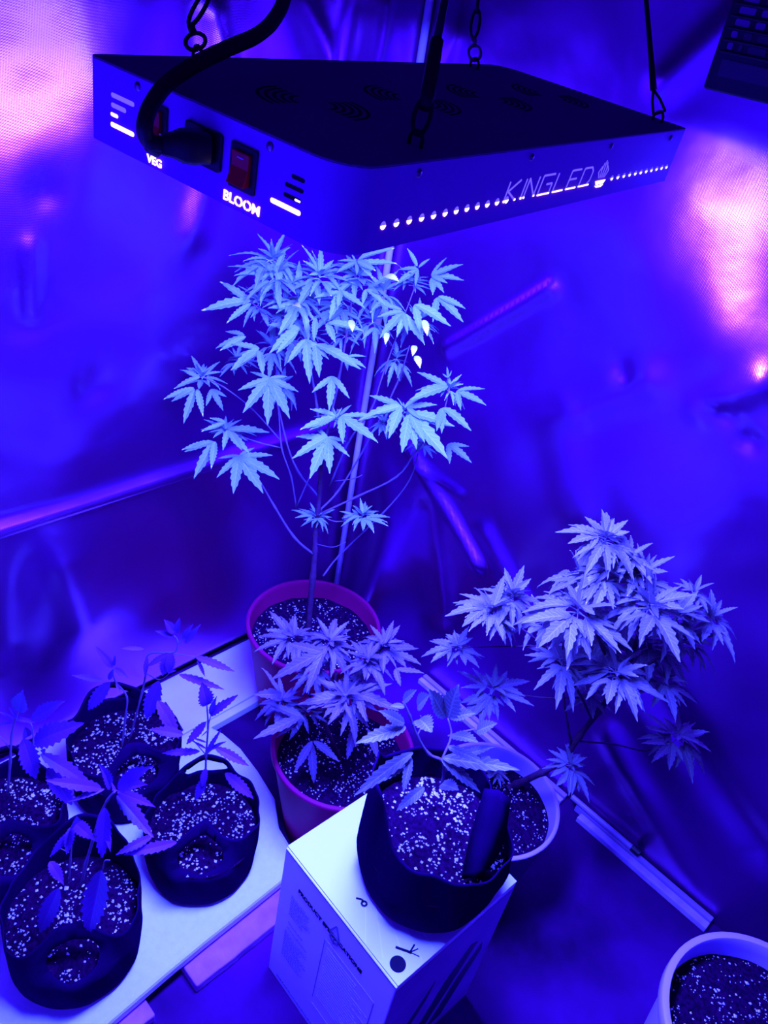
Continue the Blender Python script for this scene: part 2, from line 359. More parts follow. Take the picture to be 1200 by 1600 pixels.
# ------------------------------------------------------------------ boards, foam, timber, trims on the floor
def bevbox(name, lo, hi, m, parent=None, bevel=0.002):
    b = MB(); b.box(lo, hi); return b.build(name, m, parent, bevel=bevel)
wb = thing('white_board', 'long white painted stained board on the floor against the left wall', 'board', (0.08, -0.6, 0))
def rel(o, p): return o
def local_box(name, root, lo, hi, m, bevel=0.002):
    L = root.location; return bevbox(name, [a-b for a, b in zip(lo, L)], [a-b for a, b in zip(hi, L)], m, root, bevel)
local_box('plank', wb, (0.018, -1.30, 0.0), (0.1435, -0.06, 0.020), M['wboard'])
local_box('plank', wb, (0.1452, -1.30, 0.0), (0.160, -0.06, 0.018), M['wboard'])

fs = MB()
outline = [(0.166, -0.425), (0.20, -0.412), (0.245, -0.406), (0.30, -0.410), (0.36, -0.420), (0.406, -0.447), (0.442, -0.453), (0.468, -0.470), (0.480, -0.500),
           (0.482, -0.56), (0.484, -0.64), (0.487, -0.70), (0.492, -0.77), (0.497, -0.84), (0.50, -1.25), (0.166, -1.25)]
fs.prism(outline[::-1], 0.022, 0.046)
tag(fs.build('foam_sheet', M['foam'], bevel=0.006), 'white foam sheet with a rounded corner lying under the black grow bags', 'foam sheet')
for i, (y0, y1, x0, x1, lb) in enumerate(((-0.672, -0.455, 0.40, 0.517, 'timber offcut poking out from under the foam sheet, beside the carton'),
                                         (-1.10, -0.732, 0.40, 0.512, 'timber offcut poking out from under the foam at the bottom left edge'))):
    b = MB(); k = 14
    for s in range(k+1):
        y = y0+(y1-y0)*s/k; j = 0.0015*noise.noise((y*30, i, 0)); 
        b.v += [(x0, y, 0.0), (x1+j, y, 0.0), (x1+j, y, 0.0205+j*0.4), (x0, y, 0.0205)]
    for s in range(k):
        for q in range(4): b.f.append((s*4+q, s*4+(q+1) % 4, s*4+4+(q+1) % 4, s*4+4+q))
    b.f += [(3, 2, 1, 0), (k*4, k*4+1, k*4+2, k*4+3)]
    tag(b.build('timber_plank', M['wood'], bevel=0.0025), lb, 'timber', 'timber under the foam sheet')
b = MB(); b.box((0.70, -0.006, 0), (0.955, 0.008, 0.012)); struct(b.build('trim_2', M['trim'], bevel=0.0015))
b = MB(); b.box((0.685, 0.010, 0), (0.955, 0.019, 0.016)); struct(b.build('trim_3', M['tube'], bevel=0.0015))
b = MB(); b.box((0.30, -0.004, 0), (0.662, 0.006, 0.012)); struct(b.build('trim_4', M['trim'], bevel=0.0015))
b = MB(); b.box((0.30, 0.009, 0), (0.662, 0.018, 0.014)); struct(b.build('trim_5', M['tube'], bevel=0.0015))
tb = thing('metal_tube', 'thin tube with a dark end cap lying along the foot of the right wall', 'tube', (0.74, 0.006, 0.018))
b = MB(); b.tube([(-0.068, 0.006, 0.006), (0.062, 0.006, 0.006)], 0.005, 12); b.build('tube_body', M['tube'], tb, smooth=True, auto=50)
b = MB(); b.tube([(0.058, 0.006, 0.006), (0.074, 0.006, 0.006)], 0.0062, 12); b.build('end_cap', M['dark'], tb, smooth=True, auto=50)

# ------------------------------------------------------------------ leaves (unit size: central leaflet 1 long, petiole at the origin)
def leaflet(mb, length, width, ang, base, droop, foldv, teeth=6, curl=0.0):
    ca, sa = math.cos(ang), math.sin(ang); n0 = len(mb.v)
    us = []
    for i in range(teeth): us += [(i+0.35)/teeth*0.97, (i+0.98)/teeth*0.97]
    def prof(u): return width*0.5*(math.sin(math.pi*min(1, (0.04+0.96*u))**0.85)**0.85 if u < 1 else 0)
    rows = [(0.0, 0.012, 0.012)]
    for k, u in enumerate(us):
        p = prof(u); out = k % 2 == 1
        rows.append((u, p*(1.14 if out else 0.86), p))
    for u, hw, p in rows:
        y = u*length; zc = -droop*length*u*u + curl*length*math.sin(u*5)*0.03
        for s in (-1, 0, 1):
            adv = (0.035*length if hw > p else 0) if s else 0
            lx, ly, lz = s*hw*length, y+adv*0.4, zc + abs(s)*hw*length*foldv
            mb.v.append((base[0] + lx*ca + ly*sa, base[1] - lx*sa + ly*ca, base[2] + lz)); mb.uv.append((u, abs(s)*1.0))
    tip = (length*1.02, -droop*length*1.06)
    mb.v.append((base[0] + tip[0]*sa, base[1] + tip[0]*ca, base[2] + tip[1])); mb.uv.append((1.0, 0.2))
    R = len(rows)
    for i in range(R-1):
        for s in (0, 1):
            a = n0+i*3+s; mb.f.append((a, a+1, a+4, a+3))
    t = n0+R*3; a = n0+(R-1)*3; mb.f += [(a, a+1, t), (a+1, a+2, t)]
SPREAD = {1: [(0, 1)], 3: [(-42, .72), (0, 1), (42, .74)], 5: [(-74, .55), (-35, .86), (0, 1), (36, .84), (76, .52)],
          7: [(-105, .36), (-64, .62), (-31, .88), (0, 1), (30, .9), (62, .64), (104, .38)], 2: [(-18, 1), (34, .72)], 4: [(-50, .62), (-14, 1), (22, .9), (60, .6)]}
LEAFMESH = {}
def leaf_mesh(nl, width, droop, seed, matn, petiole=0.30):
    key = (nl, round(width, 2), round(droop, 2), seed, matn, petiole)
    if key in LEAFMESH: return LEAFMESH[key]
    r = random.Random(hash((nl, seed, int(width*100), int(droop*100)))); mb = MB()
    if petiole > 0:
        pts = [(0, petiole*t, 0.05*petiole*math.sin(t*3.1)) for t in (0, .33, .66, 1)]
        mb.tube(pts, [0.018, .015, .013, .013], 3, cap=False); mb.uv += [(0.2, 0.05)]*len(mb.v)
    for a, l in SPREAD[nl]:
        aa = math.radians(a + r.uniform(-5, 5)); ll = l*r.uniform(.92, 1.06)
        leaflet(mb, ll, width*(1.1 if nl > 3 else 1)*r.uniform(.9, 1.12), aa, (0, petiole, 0), droop*r.uniform(.6, 1.4), 0.30, 6 if nl > 1 else 8, r.uniform(-1, 1))
    me = bpy.data.meshes.new('leaf'); me.from_pydata(mb.v, [], mb.f); ul = me.uv_layers.new(name='UVMap')
    for l in me.loops: ul.data[l.index].uv = mb.uv[l.vertex_index]
    me.materials.append(M[matn]); me.update(); LEAFMESH[key] = me; return me
def put_leaf(root, base, tip, nl, matn='leaf', width=0.24, droop=0.15, petiole=0.0, up=None, roll=0.0, name='leaf'):
    base, tip = V(base), V(tip); d = tip-base; L = d.length
    if L < 1e-4: return
    y = d.normalized()
    h = up if up is not None else ((CAM-base).normalized()*0.55 + V((0, 0, 1))*0.75)
    z = h - y*h.dot(y)
    if z.length < 0.05: z = y.orthogonal()
    z.normalize(); x = y.cross(z)
    if roll: z = (z*math.cos(roll) + x*math.sin(roll)).normalized(); x = y.cross(z)
    sc = L/(1.0+petiole)
    o = bpy.data.objects.new(name, leaf_mesh(nl, width, droop, random.randrange(3), matn, petiole)); link(o, root)
    m = Matrix(((x.x, y.x, z.x, base.x), (x.y, y.y, z.y, base.y), (x.z, y.z, z.z, base.z), (0, 0, 0, 1))) @ Matrix.Scale(sc, 4)
    o.matrix_basis = Matrix.Translation(-root.location) @ m
    return o
def rosette(root, c, R, n=6, matn='leafd', nl=(5, 5, 3), width=0.24, tier2=3, seed=0, tilt=None, low=-18):
    r = random.Random(seed); c = V(c); a0 = r.uniform(0, 6.28)
    for k in range(n):
        a = a0 + 6.283*k/n + r.uniform(-.3, .3); e = math.radians(r.uniform(low-22, low+24)); ll = R*r.uniform(.68, 1.12)
        d = V((math.cos(a)*math.cos(e), math.sin(a)*math.cos(e), math.sin(e)))
        put_leaf(root, c + V((0, 0, -0.15*R*r.random())), c + d*ll, r.choice(nl), matn, width*r.uniform(.85, 1.15), r.choice((.12, .28, .45)), 0.22, up=V((0, 0, 1)) + d*0.3)
    for k in range(tier2):
        a = a0 + 0.6 + 6.283*k/max(1, tier2) + r.uniform(-.4, .4); e = math.radians(r.uniform(25, 62)); ll = R*r.uniform(.45, .68)
        d = V((math.cos(a)*math.cos(e), math.sin(a)*math.cos(e), math.sin(e)))
        put_leaf(root, c, c + V((0, 0, .1*R)) + d*ll, r.choice((3, 3, 1, 5)), matn, width*1.05, 0.12, 0.08, up=V((0, 0, 1)) - d*0.6)
def branch(root, pts, r0, r1, m, name='branch', n=4, k=6):
    P = [p - root.location for p in smoothpath(pts, n)]; N = len(P); b = MB()
    rad = [(r0 + (r1-r0)*i/(N-1))*(1.0 + (0.35 if i % n == 0 and 0 < i < N-1 else 0)) for i in range(N)]
    b.tube(P, rad, k); return b.build(name, m, root, smooth=True)

# ------------------------------------------------------------------ pots, bags, soil
def soil_part(root, r, z, c=(0, 0), mound=0.004, seed=1, npl=320, matn='soil', front=None, size=(0.0007, 0.0019)):
    b = MB(); K, NR = 40, 12
    def hz(x, y): 
        s = z + mound*(1-(x*x+y*y)/(r*r)) + 0.0035*noise.noise((x*28+seed*5, y*28, seed)) + 0.0018*noise.noise((x*90, y*90+seed*3, seed))
        return s
    b.v.append((c[0], c[1], hz(0, 0)))
    for i in range(1, NR+1):
        for j in range(K):
            q = 2*math.pi*j/K; x, y = r*i/NR*math.cos(q), r*i/NR*math.sin(q); b.v.append((c[0]+x, c[1]+y, hz(x, y)))
    for j in range(K): b.f.append((0, 1+j, 1+(j+1) % K))
    for i in range(NR-1):
        for j in range(K): b.f.append((1+i*K+j, 1+(i+1)*K+j, 1+(i+1)*K+(j+1) % K, 1+i*K+(j+1) % K))
    b.build('soil', M[matn], root, smooth=True)
    rr = random.Random(seed); p = MB()
    for _ in range(int(npl*2.2)):
        q, rad = rr.uniform(0, 6.283), r*0.97*math.sqrt(rr.random()); x, y = rad*math.cos(q), rad*math.sin(q)
        if noise.noise((x*34+seed*9, y*34, 2.0)) < 0.02 and rr.random() < .8: continue
        s = size[0] + (size[1]-size[0])*rr.random()**2*(1.7 if rr.random() < .15 else 1); t = rr.uniform(0, 3); h = hz(x, y)
        f = [rr.uniform(.6, 1.3) for _ in range(6)]
        p.add([(c[0]+x+s*f[i]*math.cos(t+i*1.571), c[1]+y+s*f[i]*math.sin(t+i*1.571), h+s*.2) for i in range(4)] + [(c[0]+x, c[1]+y, h+s*f[4]), (c[0]+x, c[1]+y, h-s*.5)],
              [(0, 1, 4), (1, 2, 4), (2, 3, 4), (3, 0, 4), (1, 0, 5), (2, 1, 5), (3, 2, 5), (0, 3, 5)])
    o = p.build('perlite', M['perl'], root); o['kind'] = 'stuff'
    return hz
def pot(root, R, H, taper, m, rim=0.006, wall=0.003, soil_drop=0.03, lip=0.012, seed=1, npl=320, name='pot', outer=None):
    rb = R*taper; b = MB(); ri = R-rim
    prof = [(0, 0), (rb-.004, 0), (rb, .004)]
    for t in (.2, .4, .6, .8): prof.append((rb+(ri-rb)*t, .004+(H-lip-.004)*t))
    prof += [(ri, H-lip), (R-.0012, H-lip+.0008), (R, H-lip+.003), (R, H-.0015), (R-.0012, H), (ri-wall+.001, H), (ri-wall, H-.0015), (ri-wall, H-lip)]
    for t in (.8, .5, .25): prof.append((rb-wall+(ri-rb)*t, .004+(H-lip-.004)*t))
    if outer:
        b.lathe(prof[:8], 64); b.build(name, outer, root, smooth=True, auto=55)
        b = MB(); b.lathe(prof[7:], 64); o = b.build('rim', m, root, smooth=True, auto=55); o['label'] = 'pale rim and inside of the pot'
    else:
        b.lathe(prof, 64); b.build(name, m, root, smooth=True, auto=55)
    zs = H-soil_drop; rs = rb-wall + (ri-rb)*((zs-.004)/(H-lip-.004))
    hz = soil_part(root, rs+.0005, zs-.002, seed=seed, npl=npl)
    return zs
def grow_bag(root, R, base_r, tabs, hs, soil_z, seed=1, npl=420, soil_r=None, bulge=0.004):
    """thin black bag; tabs = list of (azimuth, half width rad, top height, lean inwards, hole half width m, hole z, hole half height)"""
    K, N = 120, 26; r = random.Random(seed); verts = []; keep = {}
    ph = [r.uniform(0, 6.28) for _ in range(4)]
    def rimh(q):
        h = hs + 0.004*math.sin(3*q+ph[0]) + 0.003*math.sin(5*q+ph[1])
        for az, hw, top, lean, *_ in tabs:
            d = (q-az+math.pi) % (2*math.pi) - math.pi
            wgt = math.exp(-(d/hw)**4); h = h + (top-h)*wgt
        return h
    def rad(q, z):
        rr = base_r + (R-base_r)*min(1, z/0.05)**.6 + bulge*math.sin(2*q+ph[2])*z/hs + 0.0016*math.sin(7*q+ph[3])*min(1, z/.04) + .0012*math.sin(13*q+ph[1]+z*40)*min(1, z/.05)
        if z < .012: rr -= .008*(1-z/.012)**2
        for az, hw, top, lean, *_ in tabs:
            d = (q-az+math.pi) % (2*math.pi) - math.pi
            wgt = math.exp(-(d/(hw*1.25))**4); z0 = soil_z*0.95
            if z > z0: rr -= wgt*lean*(z-z0)
        return rr
    b = MB(); holes = [(t[0], t[4], t[5], t[6]) for t in tabs if len(t) > 4]
    ell = []
    for j in range(K):
        q = 2*math.pi*j/K; h = rimh(q)
        for i in range(N+1):
            z = h*i/N; e = 9
            qq, zz = q, z
            for az, hwm, hz, hh in holes:
                d = ((q-az+math.pi) % (2*math.pi) - math.pi)*R/hwm; ez = (z-hz)/hh; e1 = math.hypot(d, ez)
                e = min(e, e1)
                if 0.72 < e1 < 1.28 and e1 > 0:                     # pull vertices onto the rim of the hole
                    qq = az + d/e1*hwm/R; zz = hz + ez/e1*hh; e = 1.0
            ell.append(e); a = rad(qq, zz); b.v.append((a*math.cos(qq), a*math.sin(qq), zz))
    for j in range(K):
        for i in range(N):
            ids = (j*(N+1)+i, ((j+1) % K)*(N+1)+i, ((j+1) % K)*(N+1)+i+1, j*(N+1)+i+1)
            es = [ell[k] for k in ids]
            if min(es) < .99 or (max(es) <= 1.001): continue
            b.f.append(ids)
    b.v.append((0, 0, 0)); c = len(b.v)-1
    for j in range(K): b.f.append((c, ((j+1) % K)*(N+1), j*(N+1)))
    o = b.build('bag', M['bag'], root, smooth=True)
    so = o.modifiers.new('thickness', 'SOLIDIFY'); so.thickness = 0.0016; so.offset = -1
    soil_part(root, (soil_r or R)-.0028, soil_z, seed=seed+3, npl=npl, mound=0.006, size=(0.0008, 0.0023))
    return o

# ------------------------------------------------------------------ tall plant in the red pot against the corner
P1 = V((0.209, -0.234, 0.020))
t1 = thing('potted_plant', 'tall leggy plant with bare branches in the red pot in the corner', 'plant', P1)
pot(t1, 0.1195, 0.200, 0.72, M['red'], rim=0.004, soil_drop=0.034, lip=0.010, seed=11, npl=420)
def T(x, y, off=0.0): return upright(P1, x, y, off)
def Lf(base, tip, nl, ob=0.0, ot=-0.02, matn='leaf', width=0.235, droop=0.10, **k): put_leaf(t1, T(*base, ob), T(*tip, ot), nl, matn, width, droop, 0.0, **k)
branch(t1, [V((P1.x-.012, P1.y, 0.17)), T(489, 900), T(492, 860), T(493, 835), T(497, 800), T(500, 760), T(502, 715)], 0.0052, 0.0030, M['stem'], 'trunk', 5, 8)
for pts, r0, r1 in (
    ([(492, 868, 0), (460, 840, -.02), (428, 790, -.03), (408, 756, -.04), (378, 716, -.05)], .0022, .0010),
    ([(502, 715, 0), (496, 640, -.01), (482, 560, -.02), (470, 500, -.02)], .0022, .0011),
    ([(497, 800, 0), (530, 765, .02), (575, 690, .03), (620, 600, .02), (640, 540, .0)], .0020, .0009),
    ([(500, 803, 0), (560, 775, .0), (620, 745, -.01), (650, 705, -.02), (690, 650, -.03), (702, 605, -.03)], .0018, .0009),
    ([(505, 900, .0), (530, 868, .02), (600, 800, .03), (640, 750, .03), (655, 700, .02)], .0018, .0009),
    ([(515, 760, .01), (545, 690, .0), (580, 640, .0), (600, 580, .0), (655, 430, .02)], .0018, .0008),
    ([(463, 793, -.01), (455, 745, -.02), (440, 700, -.03), (435, 640, -.03), (424, 592, -.04)], .0015, .0008),
    ([(463, 793, -.01), (488, 735, -.02), (505, 690, -.03), (511, 683, -.04)], .0014, .0008),
    ([(497, 775, 0), (465, 735, .01), (445, 680, .02), (432, 600, .02), (438, 480, .02), (427, 405, .02)], .0018, .0008),
    ([(502, 715, 0), (528, 600, .01), (545, 500, .01), (559, 405, .01)], .0024, .0009),
    ([(440, 690, -.02), (395, 640, -.02), (350, 605, -.02), (318, 590, -.02)], .0012, .0007),
    ([(440, 700, -.02), (400, 690, -.04), (358, 674, -.05)], .0012, .0007),
    ([(482, 560, -.02), (430, 505, -.01), (391, 471, -.01)], .0013, .0007),
    ([(545, 690, 0), (525, 655, -.02), (530, 640, -.03)], .0012, .0007),
    ([(523, 752, .0), (552, 748, -.01), (566, 742, -.01)], .0009, .0005),
    ([(500, 803, 0), (525, 815, -.01), (565, 808, -.02)], .0010, .0006),
    ([(494, 850, 0), (520, 855, -.02), (540, 847, -.02)], .0009, .0005)):
    branch(t1, [T(*p) for p in pts], r0, r1, M['twig'], 'branch', 4, 5)
for a in (
    # (base, tip, leaflets, offsets)
    ((391, 471), (312, 460), 2, -.01, -.03), ((392, 474), (352, 503), 1, -.01, -.05), ((466, 478), (420, 509), 2, -.03, -.07), ((493, 496), (491, 532), 1, -.04, -.07),
    ((511, 505), (560, 523), 2, -.04, -.07), ((468, 513), (406, 534), 2, -.04, -.07), ((465, 518), (431, 552), 1, -.05, -.08), ((478, 530), (488, 594), 3, -.05, -.09), ((493, 538), (550, 585), 2, -.05, -.09),
    ((541, 558), (572, 571), 3, -.03, -.05), ((630, 487), (598, 525), 3, -.03, -.07), ((632, 490), (648, 541), 2, -.03, -.07), ((628, 484), (588, 472), 1, -.02, -.03), ((648, 476), (697, 519), 2, -.03, -.06),
    ((683, 465), (712, 508), 2, -.01, -.05), ((685, 463), (726, 481), 1, -.01, -.03), ((652, 416), (640, 386), 1, .02, .02), ((653, 420), (619, 445), 3, .02, .0), ((674, 430), (719, 409), 3, .01, .0), ((675, 432), (722, 444), 2, .01, -.01),
    ((676, 434), (677, 458), 1, .01, -.03), ((654, 418), (672, 404), 1, .02, .02), ((559, 407), (613, 394), 2, .0, -.02), ((560, 409), (614, 421), 2, .0, -.02), ((557, 409), (530, 424), 3, .0, -.03),
    ((533, 456), (498, 488), 2, -.03, -.07), ((533, 454), (556, 484), 2, -.03, -.07), ((532, 452), (498, 438), 1, -.02, -.02), ((575, 450), (612, 438), 2, -.01, -.03), ((572, 452), (592, 478), 2, -.02, -.05),
    ((382, 524), (333, 532), 2, -.01, -.02), ((384, 526), (342, 547), 1, -.02, -.04), ((405, 544), (350, 562), 2, -.03, -.06), ((404, 546), (362, 578), 1, -.04, -.07), ((405, 548), (396, 583), 2, -.04, -.08),
    ((303, 606), (252, 622), 1, -.02, -.05), ((304, 608), (271, 654), 2, -.03, -.07), ((308, 608), (318, 650), 1, -.03, -.07), ((330, 608), (348, 640), 3, .0, -.01), ((312, 590), (268, 594), 2, -.02, -.03),
    ((332, 690), (280, 701), 1, -.05, -.07), ((334, 690), (286, 736), 2, -.05, -.10), ((336, 690), (330, 731), 1, -.05, -.10), ((356, 672), (375, 712), 2, -.05, -.09), ((358, 672), (413, 684), 2, -.05, -.07), ((352, 660), (312, 664), 2, -.04, -.05),
    ((524, 650), (464, 655), 2, -.05, -.07), ((524, 651), (481, 671), 1, -.05, -.08), ((533, 650), (590, 682), 3, -.05, -.09), ((531, 648), (548, 632), 1, -.04, -.04), ((519, 588), (516, 641), 3, -.03, -.07),
    ((625, 633), (558, 655), 3, -.04, -.07), ((627, 634), (589, 676), 2, -.05, -.09), ((639, 648), (695, 709), 3, -.05, -.10), ((641, 646), (706, 678), 2, -.05, -.08), ((638, 650), (652, 700), 1, -.05, -.10), ((636, 636), (682, 628), 3, -.04, -.05),
    ((700, 604), (632, 602), 2, -.03, -.05), ((714, 611), (761, 628), 3, -.03, -.06), ((692, 637), (726, 680), 2, -.04, -.08), ((690, 638), (683, 672), 1, -.04, -.08), ((700, 590), (698, 574), 3, -.02, -.02), ((700, 694), (735, 720), 3, .0, -.02),
):
    Lf(*a)
for base, tip, nl in (((421, 591), (418, 662), 7), ((374, 712), (410, 768), 7), ((512, 683), (481, 741), 7)):
    Lf(base, tip, nl, -.05, -.11, width=0.20, droop=0.05)
for (x, y, off, Rm, n, lo_) in ((427, 405, .02, .060, 7, 0), (430, 430, .0, .062, 7, -10), (466, 462, -.01, .060, 7, -15), (445, 490, .0, .055, 6, -20), (405, 470, .01, .050, 5, -15), (500, 430, .0, .058, 7, -5), (535, 470, .02, .058, 7, -15),
                                (562, 432, .01, .052, 6, -5), (600, 455, .02, .055, 6, -15), (585, 500, .03, .050, 6, -20), (655, 500, .02, .052, 6, -25), (425, 540, .02, .050, 5, -20), (470, 520, .03, .050, 6, -20), (540, 520, .03, .05, 5, -25),
                                (490, 470, .04, .055, 6, -10), (640, 440, .03, .045, 5, 0), (370, 560, .04, .045, 5, -20), (440, 600, .03, .045, 5, -20), (620, 560, .03, .045, 6, -30), (494, 806, .0, .036, 7, -10), (566, 806, -.02, .044, 8, -10),
                                (632, 640, -.02, .035, 5, -10), (702, 606, -.02, .035, 5, 0), (352, 672, -.03, .038, 5, 0), (316, 588, .0, .038, 5, 10), (525, 655, -.03, .030, 5, 10), (660, 690, .01, .028, 5, -20), (600, 660, .0, .028, 5, -20)):
    rosette(t1, T(x, y, off), Rm, n, 'leaf', (3, 5, 3), 0.22, 4, seed=x*3+y, low=lo_)
for base, tip in (((601, 432), (619, 431)), ((662, 500), (668, 518)), ((605, 520), (604, 531)), ((648, 540), (646, 550)), ((456, 478), (466, 468)), ((650, 556), (657, 568)), ((548, 500), (551, 512))):
    put_leaf(t1, T(*base, -.07), T(*tip, -.09), 1, 'leafy', 0.42, 0.3)

# ------------------------------------------------------------------ middle plant in the second red pot
P2 = V((0.431, -0.357, 0.0))
t2 = thing('potted_plant', 'low bushy plant in the red pot right behind the white carton', 'plant', P2)
pot(t2, 0.1115, 0.200, 0.67, M['red'], rim=0.004, soil_drop=0.032, lip=0.010, seed=23, npl=520)
def T2(x, y, off=0.0): return upright(P2, x, y, off)
branch(t2, [V((P2.x, P2.y, 0.165)), T2(505, 1120), T2(520, 1085), T2(525, 1050)], .0036, .0022, M['stem'], 'trunk')
for pts in ([(505, 1120, 0), (470, 1060, .01), (462, 1000, .02)], [(520, 1080, 0), (515, 1040, .0), (512, 1005, .0)], [(522, 1070, 0), (570, 1040, .0), (600, 1010, .0)], [(510, 1110, 0), (470, 1105, -.01), (442, 1096, -.02)], [(505, 1125, 0), (530, 1110, -.03), (540, 1090, -.05)]):
    branch(t2, [T2(*p) for p in pts], .0018, .0011, M['stem'], 'branch', 4, 5)
for x, y, off, Rm, n in ((460, 995, .02, .056, 6), (515, 1002, .01, .058, 7), (600, 1008, .01, .064, 7), (575, 1030, -.02, .048, 6), (540, 1088, -.05, .066, 7), (440, 1094, -.02, .054, 6), (490, 1045, .0, .056, 6), (560, 1060, .03, .05, 5), (480, 1110, -.01, .045, 5)):
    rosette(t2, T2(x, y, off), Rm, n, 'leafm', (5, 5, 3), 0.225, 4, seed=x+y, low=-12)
for base, tip, nl in (((505, 1020), (424, 1062), 3), ((500, 1022), (472, 1062), 1), ((488, 1158), (452, 1207), 1), ((486, 1160), (497, 1232), 1), ((490, 1158), (530, 1192), 1), ((470, 1120), (392, 1131), 2), ((466, 1126), (430, 1155), 1), ((556, 1128), (545, 1196), 1), ((575, 1140), (591, 1193), 1),
                      ((618, 1045), (655, 1060), 2), ((590, 1050), (600, 1088), 1), ((440, 1085), (398, 1062), 2), ((545, 1088), (470, 1100), 3), ((560, 1085), (620, 1100), 3)):
    put_leaf(t2, T2(*base, -.05), T2(*tip, -.08), nl, 'leafm', 0.22, 0.1)

# ------------------------------------------------------------------ leaning bushy plant in the white bucket
P3 = V((0.636, -0.236, 0.0))
t3 = thing('potted_plant', 'bushy plant leaning right out of the pale-rimmed pot by the right wall', 'plant', P3)
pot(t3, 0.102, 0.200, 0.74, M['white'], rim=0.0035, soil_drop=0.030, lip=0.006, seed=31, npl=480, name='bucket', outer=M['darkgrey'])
P3c = (0.672, -0.195)
def T3(x, y, off=0.0): return upright(P3c, x, y, off)
branch(t3, [at_z(792, 1232, 0.168), at_z(806, 1226, 0.176), T3(850, 1205, -.01), T3(880, 1186), T3(905, 1150), T3(935, 1112), T3(960, 1078)], .0056, .0038, M['stem'], 'trunk', 5, 8)
for pts, r0 in (([(960, 1078, 0), (985, 1030, .0), (1005, 960, .0), (1000, 900, .0), (960, 845, .0)], .0034), ([(893, 1165, 0), (882, 1100, .0), (879, 1050, -.01), (880, 1000, -.01)], .0020), ([(905, 1158, 0), (960, 1163, .0), (1010, 1173, .0), (1050, 1155, .0)], .0014),
               ([(925, 1125, 0), (900, 1075, -.02), (850, 1010, -.02), (790, 965, -.02)], .0020), ([(960, 1078, 0), (1010, 1040, -.02), (1070, 1000, .0), (1105, 970, .01)], .0020), ([(965, 1070, 0), (940, 1010, -.02), (915, 950, -.02)], .0022),
               ([(905, 1090, 0), (850, 1090, .0), (775, 1080, .0)], .0014), ([(850, 1010, -.02), (780, 1010, -.01), (722, 1012, .0)], .0012), ([(870, 1195, 0), (892, 1200, -.03)], .0014), ([(975, 1050, 0), (970, 1050, -.05)], .0014)):
    branch(t3, [T3(*p) for p in pts], r0, r0*.45, M['stem'], 'branch', 4, 5)
for x, y, off, Rm, n in ((948, 840, .0, .056, 8), (985, 868, .0, .050, 6), (905, 895, .0, .056, 7), (950, 895, -.02, .052, 6), (1005, 895, .0, .056, 7), (905, 950, -.05, .070, 8), (1015, 945, -.05, .074, 9), (1085, 925, .0, .042, 6), (1112, 965, .0, .050, 7), (1060, 960, -.03, .055, 7),
                         (962, 1050, -.07, .066, 8), (880, 1030, -.04, .062, 7), (1075, 1000, -.01, .056, 6), (1010, 1005, .01, .062, 6), (940, 1005, .0, .06, 6), (1035, 1060, .0, .056, 6), (770, 950, -.02, .066, 8), (800, 930, .0, .052, 6), (715, 1010, .0, .044, 6), (770, 1075, .0, .056, 8),
                         (1060, 1150, .0, .060, 7), (893, 1196, -.03, .046, 8), (850, 970, .0, .05, 5), (980, 960, .02, .06, 6), (920, 1080, .01, .05, 5), (905, 1010, .02, .056, 6), (990, 1030, .02, .056, 6), (1040, 1005, .02, .054, 6), (955, 975, .03, .058, 6)):
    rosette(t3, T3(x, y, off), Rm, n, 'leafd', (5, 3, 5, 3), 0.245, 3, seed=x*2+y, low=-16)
rosette(t3, at_z(776, 1205, 0.20), .034, 7, 'leafd', (3, 5), 0.24, 3, seed=5, low=0)

# ------------------------------------------------------------------ bucket without a plant, bottom right
P4 = V((1.066, -0.245, 0.0))
t4 = thing('planter_bucket', 'pale bucket of perlite soil with no plant at the bottom right', 'bucket', P4)
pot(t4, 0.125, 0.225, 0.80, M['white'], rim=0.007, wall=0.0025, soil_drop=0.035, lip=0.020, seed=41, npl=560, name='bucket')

# ------------------------------------------------------------------ black grow bags with seedlings
def az(c, d=None): v = (V((CAM.x, CAM.y, 0)) - V((c[0], c[1], 0))); return math.atan2(v.y, v.x)
FZ = 0.046
def bag_thing(c, label, R, base_r, seed, rot=0.0, hs=0.116, tall=False, group='black grow bags with seedlings on the foam sheet'):
    t = thing('grow_bag', label, 'grow bag', V((c[0], c[1], FZ)), group)
    a = az(c) + rot
    back_tab = (a+math.pi-.45, .75, .172, .05) if tall else (a+math.pi, .55, .148, .05, .034, .122, .013)
    grow_bag(t, R, base_r, [(a, .58, .140, .75, .040, .103, .021), back_tab], hs, 0.078, seed)
    return t
b1 = bag_thing((0.190, -0.592), 'grow bag furthest back by the left wall with a branching seedling', .085, .078, 51, .25)
b2 = bag_thing((0.377, -0.573), 'grow bag nearest the red pot with a thin upright seedling', .080, .076, 52, .0)
b3 = bag_thing((0.382, -0.772), 'large grow bag at the front left bottom corner with a drooping seedling', .087, .080, 53, -.1, tall=True)
b4 = bag_thing((0.205, -0.787), 'grow bag cut off by the left edge of the photo with a broad-leaved seedling', .085, .078, 54, .0)
def seed_leaf(t, c, base, tip, width=0.26, nl=1, ob=-.01, ot=-.02, matn='leafs', roll=0.0, droop=.10):
    put_leaf(t, upright(c, *base, ob), upright(c, *tip, ot), nl, matn, width*0.74, droop, 0.0, up=(CAM-V((c[0], c[1], .2))).normalized()+V((0, 0, .3)), roll=roll)
def stems(t, c, lst):
    for pts, r0 in lst:
        P = []
        for p in pts: P.append(upright(c, p[0], p[1], p[2] if len(p) > 2 else 0))
        branch(t, P, r0, r0*.6, M['twig'], 'stem', 4, 6)
c = b1.location
